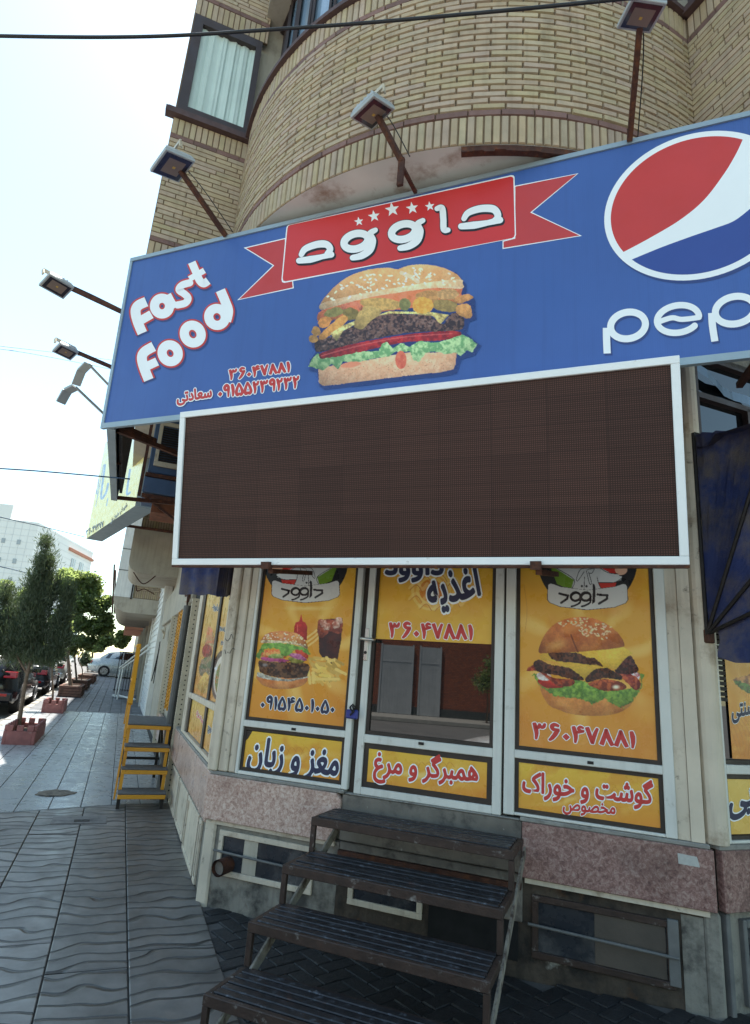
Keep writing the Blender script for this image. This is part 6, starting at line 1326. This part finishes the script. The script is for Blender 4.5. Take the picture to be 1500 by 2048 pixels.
tree('broadleaf_tree', 'broadleaf tree with a pale leaning trunk at the nearest brick planter', 'tree', 18.6, 2.14, ([(143, 1385, 0), (138, 1340, 0), (136, 1300, 0), (140, 1250, 0)], .07, .03),
     [(128, 1160, 14, 14, .3), (120, 1250, 26, 30, .2), (60, 1195, 30, 24, .9), (10, 1175, 20, 16, 1.2), (30, 1225, 30, 24, 1.)], 4200, .16, .09, M_leaf, False, 9)
tree('broadleaf_tree', 'small far tree with yellow green foliage beside the silver sedan', 'tree', 40, 2.0, ([(185, 1345, 0), (185, 1310, 0), (186, 1280, 0)], .08, .05),
     [(215, 1275, 24, 22, 0), (240, 1285, 22, 18, 0), (200, 1290, 16, 14, 0), (250, 1270, 14, 16, 0)], 5000, .30, .18, M_leaf, False, 12)
tree('garden_shrub', 'dark shrub at the end of the pavement behind the boot of the silver sedan', 'shrub', 31, 2.0, ([(176, 1345, 0), (174, 1330, 0), (172, 1316, 0)], .03, .02), [(172, 1318, 9, 13, 0)], 700, .2, .12, M_con, False, 14)
for i, (x, y, s, n) in enumerate(((-60, 1330, 46, 3000), (40, 1322, 60, 2600), (300, 1330, 70, 3000))):
    tree('broadleaf_tree', ['distant bushy tree across the street beyond the conifer', 'distant low tree behind the black parked car', 'distant tree hidden behind the shop fronts'][i], 'tree', s, 9, ([(x, y+20, 0), (x, y, 0), (x, y-20, 0)], .15, .08), [(x, y-40, 40, 34, 0), (x+20, y-20, 34, 24, 0)], n, .5, .3, M_leaf, False, 20+i)
# ================================================================== CARS
def car(label, cat, fr, pos, paint, hgt=1.45, suv=False, name='parked_car', group='cars parked along the street'):
    """pos = (a, o) of the middle; nose towards +a; built of lofted sections"""
    a0, o0, z0 = pos; t = thing(name, label, cat, fr, (a0, o0, z0), group)
    L, Wd = (2.25, .86)
    # station: x, z sill, z belt, roof z, half width low, belt, roof
    H_ = hgt; bl = .92 if not suv else 1.05; hood = .86 if not suv else 1.0
    st = [(-L, .42, .72 if not suv else .95, None, .70, .62, 0), (-L+.10, .30, .92 if not suv else 1.08, None, .80, .72, 0), (-1.75, .24, .98 if not suv else 1.1, (None if not suv else H_-.16), .85, .76, .58), (-1.25, .22, .98 if not suv else 1.1, H_-.10 if not suv else H_-.02, .86, .79, .56), (-.6, .2, .95 if not suv else 1.08, H_, .86, .80, .58), (.1, .2, .93 if not suv else 1.06, H_-.01, .86, .80, .57), (.55, .2, .92 if not suv else 1.04, H_-.14, .86, .79, .56), (1.05, .2, .90 if not suv else 1.0, None, .86, .78, 0), (1.6, .24, hood-.06, None, .85, .75, 0), (2.05, .30, hood-.18, None, .78, .66, 0), (L, .42, .62, None, .64, .5, 0)]
    mb = MB(fr); rows = []
    for x, zs, zb_, zr, wl, wb_, wr in st:
        zm = (zs+zb_)/2; P = [(wl*.92, zs), (wl, zs+.12), (wl*1.0, zm), (wb_, zb_)] + [(wr, zr) if zr else (wb_*.55, zb_+.025), (0, (zr+.03) if zr else zb_+.045)]
        rows.append([(a0+x, o0+y, z0+z) for y, z in P] + [(a0+x, o0-y, z0+z) for y, z in P[::-1][1:]])
    n = len(rows[0]); mb.add([p for r in rows for p in r], [(i*n+j, i*n+j+1, (i+1)*n+j+1, (i+1)*n+j) for i in range(len(rows)-1) for j in range(n-1)] + [tuple(range(n)), tuple(range(len(rows)*n-1, (len(rows)-1)*n-1, -1))])
    mb.build('body', paint, t, smooth=True)
    # side windows set proud of the greenhouse
    def gpt(x, k, sgn):
        for q, r in zip(st[:-1], st[1:]):
            if q[0] <= x <= r[0]:
                f = (x-q[0])/(r[0]-q[0]); g = lambda i, d: (q[i] if q[i] is not None else d)*(1-f)+(r[i] if r[i] is not None else d)*f
                zb_, wb_ = g(2, 0), g(5, 0); zr = g(3, zb_+.03); wr = (q[6] or wb_*.55)*(1-f)+(r[6] or wb_*.55)*f
                return (a0+x, o0+sgn*((wb_*(1-k)+wr*k)+.006), z0+zb_*(1-k)+zr*k)
    for sgn in (1, -1):
        for xa, xb in ((-1.45 if not suv else -1.7, -.55), (-.47, .5)):
            m = MB(fr); X = np.linspace(xa, xb, 6); m.add([gpt(x, .10, sgn) for x in X] + [gpt(x, .86, sgn) for x in X], [(i, i+1, 7+i, 6+i) for i in range(5)]); m.build('window', M_pane, t, normals=True)
    m = MB(fr); zz = lambda x, k, y: (gpt(x, k, 1)[0], o0+y, gpt(x, k, 1)[2]+.035)
    xr = (-1.72, -1.28) if not suv else (-1.98, -1.72)
    m.add([(a0+xr[0]-.02, o0-.58, z0+bl+.09+(.06 if suv else 0)), (a0+xr[0]-.02, o0+.58, z0+bl+.09+(.06 if suv else 0)), (a0+xr[1]-.03, o0+.5, z0+H_-.10), (a0+xr[1]-.03, o0-.5, z0+H_-.10)], [(0, 1, 2, 3)]); m.add([(a0+1.03, o0-.6, z0+bl+.06), (a0+1.03, o0+.6, z0+bl+.06), (a0+.58, o0+.5, z0+H_-.10), (a0+.58, o0-.5, z0+H_-.10)], [(0, 1, 2, 3)]); m.build('windscreen', M_pane, t)
    for x in (-1.38, 1.38):
        for sgn in (1, -1):
            m = MB(fr); r = .31 if not suv else .36; m.tube([(a0+x, o0+sgn*.66, z0+r), (a0+x, o0+sgn*.875, z0+r)], r, 20); wl = m.build('wheel', M_tyre, t, bevel=.02)
            m = MB(fr); m.tube([(a0+x, o0+sgn*.876, z0+r), (a0+x, o0+sgn*.884, z0+r)], r*.64, 16)
            for k in range(5): an = k*1.2566; m.bar((a0+x, o0+sgn*.886, z0+r), (a0+x+r*.6*math.cos(an), o0+sgn*.886, z0+r+r*.6*math.sin(an)), .05, .012)
            m.build('rim', M_rim, wl)
    for sgn in (1, -1):
        m = MB(fr); y0, y1 = sorted((o0+sgn*.50, o0+sgn*.78)); zl = z0+(.70 if not suv else .86); m.hexa([(a0-L-.015, y0, zl), (a0-L-.015, y1, zl), (a0-L+.16, y1+.02*sgn, zl), (a0-L+.16, y0, zl), (a0-L+.0, y0, zl+.15), (a0-L+.03, y1, zl+.15), (a0-L+.2, y1+.01*sgn, zl+.15), (a0-L+.2, y0, zl+.15)]); m.build('tail_light', M_red, t, bevel=.012)
        m = MB(fr); m.box(a0+L-.22, a0+L-.05, min(o0+sgn*.5, o0+sgn*.70), max(o0+sgn*.5, o0+sgn*.70), z0+.58, z0+.72); m.build('headlight', M_rim, t, bevel=.02)
        for x in (-.35, .62):
            m = MB(fr); m.box(a0+x-.16, a0+x, min(o0+sgn*.80, o0+sgn*.875), max(o0+sgn*.80, o0+sgn*.875), z0+.78, z0+.81); m.build('door_handle', M_iron if paint is not M_cblack else M_rim, t)
        m = MB(fr); m.box(a0+.62, a0+.74, min(o0+sgn*.80, o0+sgn*.98), max(o0+sgn*.80, o0+sgn*.98), z0+.95, z0+1.07); m.build('mirror', paint, t, bevel=.02)
    m = MB(fr); m.box(a0-L-.06, a0-L+.10, o0-.78, o0+.78, z0+.30, z0+.52); m.build('bumper', paint, t, bevel=.04)
    m = MB(fr); m.box(a0+L-.1, a0+L+.05, o0-.72, o0+.72, z0+.30, z0+.52); m.build('bumper', paint, t, bevel=.04)
    m = MB(fr); m.box(a0-L-.072, a0-L-.061, o0-.66, o0-.40, z0+.44, z0+.50); m.box(a0-L-.072, a0-L-.061, o0+.40, o0+.66, z0+.44, z0+.50); m.build('reflector', M_red, t)
    m = MB(fr); m.box(a0-L-.02, a0-L-.005, o0-.26, o0+.26, z0+.62, z0+.73); m.build('number_plate', M_inkwh, t)
    return t
car('black parked car with red tail lights behind the leaning conifer', 'car', LF, (14.6, 3.82, HL(14, 3.8)-.13), M_cblack, 1.62, True)
car('dark grey car parked ahead of the black one', 'car', LF, (20.6, 3.75, HL(20, 3.7)-.13), M_cdark, 1.46)
car('silver car parked farther up the kerb', 'car', LF, (27.0, 3.75, HL(27, 3.7)-.13), M_csil, 1.46)
XF = FR(LF.p(34.5, .2, 0), -SN_, -SA)
car('pale silver sedan seen from the side across the end of the pavement', 'car', XF, (-.0, 0, HL(34, .5)-.02), M_csil, 1.44)
# ================================================================== DISTANT BUILDING, CABLES
def ray_at(x, y, d): r = ray(x, y); return EYE + r/np.hypot(r[0], r[1])*d
c_ = ray_at(78, 1045, 88); e1 = azv(-29.3-72); e2 = azv(-29.3+25)
W1 = FR([c_[0], c_[1], 0], e1, azv(-29.3-72-90)); W2 = FR([c_[0], c_[1], 0], e2, azv(-29.3+25+90))
zt = c_[2]
DB = thing('distant_building', 'white clad distant office building with red roof band and small windows', 'building', W1, (0, 0, 0))
DBf = FR([c_[0], c_[1], 0], e1, -e2)
o2 = W1.loc(W2.p(20, 0, 0))
m = MB(WF); P = [W1.p(0, 0, 0), W1.p(24, 0, 0), W1.p(24, 0, 0)+20*e2, W2.p(20, 0, 0)]; m.zprism([(q[0], q[1]) for q in P], -1, zt); m.build('wall', M_facw, DB)
m = MB(W1); m.box(3.4, 12, -6, .0, zt, zt+1.9); m.build('roof_block', M_facw, DB)
m = MB(W1)
for z in np.arange(2, zt, .82): m.box(0, 24, .01, .03, z, z+.035)
for a in np.arange(.9, 24, .9): m.box(a, a+.03, .01, .025, 0, zt)
n1 = W1.N
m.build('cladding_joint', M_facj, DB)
sg2 = 1 if W2.N @ (EYE-c_) > 0 else -1
W2 = FR(W2.o, e2, W2.N*sg2)
m = MB(W2)
for z in np.arange(2, zt, .82): m.box(0, 20, .01, .03, z, z+.035)
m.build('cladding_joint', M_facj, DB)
m = MB(W2); m.box(10.5, 20.2, .0, .25, zt-1.5, zt-1.1); m.build('roof_band', M_redband, DB)
for fl in range(4):
    z = zt-3.6-fl*2.45
    for a in (12.2, 15.4):
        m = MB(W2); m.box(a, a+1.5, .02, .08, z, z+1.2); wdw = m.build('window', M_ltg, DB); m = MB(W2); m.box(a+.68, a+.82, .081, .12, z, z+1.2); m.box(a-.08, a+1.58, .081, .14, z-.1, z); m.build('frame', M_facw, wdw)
    for a in (1.6, 3.4, 4.4, 5.4, 6.4):
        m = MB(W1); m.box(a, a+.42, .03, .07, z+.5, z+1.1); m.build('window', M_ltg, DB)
def cable(name, label, pts, r, m, seed=0):
    mb = MB(WF); mb.tube([tuple(q) for q in curve(pts, 8)], r, 8); o = mb.build(name, m, fr=FR(pts[0], azv(90), azv(180)), smooth=True); tag(o, label, 'cable', 'overhead cables'); return o
cable('overhead_cable', 'thick black cable sagging past the brick bay above all floodlights', [ray_at(-2600, -350, 16), ray_at(-500, 58, 4.6), ray_at(0, 72, 3.3), ray_at(300, 73, 2.9), ray_at(560, 58, 2.6), ray_at(800, 40, 2.4), ray_at(1240, -2, 2.3), ray_at(1600, -50, 2.4), ray_at(3000, -420, 5)], .009, M_black)
for i, (pts, lb) in enumerate((([(-200, 668), (0, 692), (120, 706), (240, 722)], 'upper of two thin wires running behind the blue sign'), ([(-200, 680), (0, 698), (110, 716), (240, 742)], 'lower of two thin wires running behind the blue sign'), ([(-200, 925), (0, 937), (100, 944), (260, 958)], 'thin blue grey wire crossing the face of the yellow sign'), ([(-200, 985), (0, 1034), (80, 1052), (170, 1074)], 'thin wire above the conifer crossing the white building'), ([(-200, 1090), (0, 1133), (30, 1140), (70, 1150)], 'thin wire low across the white building'))):
    cable('thin_wire', lb, [ray_at(x, y, 5.6 if i == 2 else (8+2*k)) for k, (x, y) in enumerate([(-1900, pts[0][1]-60)]+pts)], .006 if i < 3 else .009, M_wire)
# ================================================================== ACROSS THE ROAD (seen mirrored in the shop door)
def mirror(x, y, d):      # the place that shows at drawing point x, y in the door glass, d metres beyond it
    r = ray(x, y); hit = EYE + r*((C0-.01*UN-EYE) @ UN)/(r @ UN); v = r/np.linalg.norm(r); v = v-2*(v @ UN)*UN; return hit, v
h0, v0 = mirror(870, 1385, 0); hd = v0.copy(); hd[2] = 0; hd /= np.linalg.norm(hd)
ctr = h0 + hd*27; gz = H(ctr[0], ctr[1])
OF = FR([ctr[0], ctr[1], gz], np.array([hd[1], -hd[0], 0])*-1, -hd)
def ov(x, y):
    h_, v = mirror(x, y, 0); k = ((OF.o-h_) @ OF.N)/(v @ OF.N); return OF.loc(h_+v*k)
OB = thing('opposite_house', 'red brick house with grey steel gate and door, mirrored in the shop door glass', 'building', OF, (0, 0, 0))
M_rbrick = mat('red brick wall', srgb(150, 84, 58), .85, var=.15, vs=2)
def brickmat():
    n = M_rbrick.node_tree.nodes; l = M_rbrick.node_tree.links; b = n.new('ShaderNodeTexBrick'); tc = n.new('ShaderNodeTexCoord'); mp = n.new('ShaderNodeMapping'); mp.inputs['Rotation'].default_value = (math.pi/2, 0, 0)
    l.new(tc.outputs['Object'], mp.inputs[0]); l.new(mp.outputs[0], b.inputs[0]); b.inputs['Color1'].default_value = srgb(156, 84, 54); b.inputs['Color2'].default_value = srgb(124, 66, 46); b.inputs['Mortar'].default_value = srgb(80, 62, 54); b.inputs['Scale'].default_value = 3.2; b.inputs['Mortar Size'].default_value = .03
    l.new(b.outputs[0], n['Principled BSDF'].inputs['Base Color'])
brickmat()
m = MB(OF); m.box(-14, 14, -6, 0, -.6, 6.4); m.build('wall', M_rbrick, OB)
m = MB(OF); m.box(-14, 14, .0, .06, -.6, .42); m.build('plinth', mat('dark stone plinth', srgb(60, 64, 62), .7), OB)
M_gate = mat('grey steel gate', srgb(170, 174, 178), .5, .2, var=.08, streak=.15)
for x0, x1, nm in ((310, 540, 'gate'), (608, 752, 'door')):
    p0, p1 = ov(*kE(x0, 1000))[0], ov(*kE(x1, 1000))[0]; a0_, a1_ = min(p0, p1), max(p0, p1)
    m = MB(OF); m.box(a0_, a1_, .061, .12, .05, 3.3); o = m.build(nm, M_gate, OB); m = MB(OF)
    for k in range(int((a1_-a0_)/.14)): m.box(a0_+k*.14+.02, a0_+k*.14+.035, .1205, .135, .1, 3.25)
    m.box(a0_, a1_, .1205, .14, 2.5, 2.56); m.box(a0_-.08, a0_, .061, .16, .05, 3.36); m.box(a1_, a1_+.08, .061, .16, .05, 3.36); m.build('panel_bar', M_gate, o)
m = MB(OF); m.box(-14, 14, .061, 3.2, -.12, .03); tag(m.build('far_pavement', M_kerb), kind='structure')
tr = OF.p(-4.2, 2.2, 0)
t = thing('roadside_tree', 'small tree on the far pavement in front of the red brick wall', 'tree', OF, (ov(*kE(1095, 1100))[0], 1.6, .03)); a = ov(*kE(1095, 1100))[0]
m = MB(OF); m.tube([(a, 1.6, 0), (a+.05, 1.6, .8), (a, 1.55, 1.9)], [.05, .04, .02], 7); m.build('trunk', M_bark, t)
leaves('crown', t, [(OF.p(a, 1.6, 1.9), (.9, .9, .8), 1), (OF.p(a+.4, 1.6, 2.5), (.8, .8, .7), 1)], 2500, .14, .08, [M_leaf], seed=31)
hm, vm_ = mirror(*kE(800, 1430), 0); vm_[2] = 0; vm_ /= np.linalg.norm(vm_); HC_ = hm+vm_*7.6; sgn_ = 1 if OF.A @ UA > 0 else -1
CF = FR([HC_[0], HC_[1], 0], -OF.A*sgn_, OF.N)
car('white car in the road, its bonnet mirrored in the shop door glass', 'car', CF, (-2.25, 0, H(HC_[0], HC_[1])-.13), M_cwhite, 1.42)
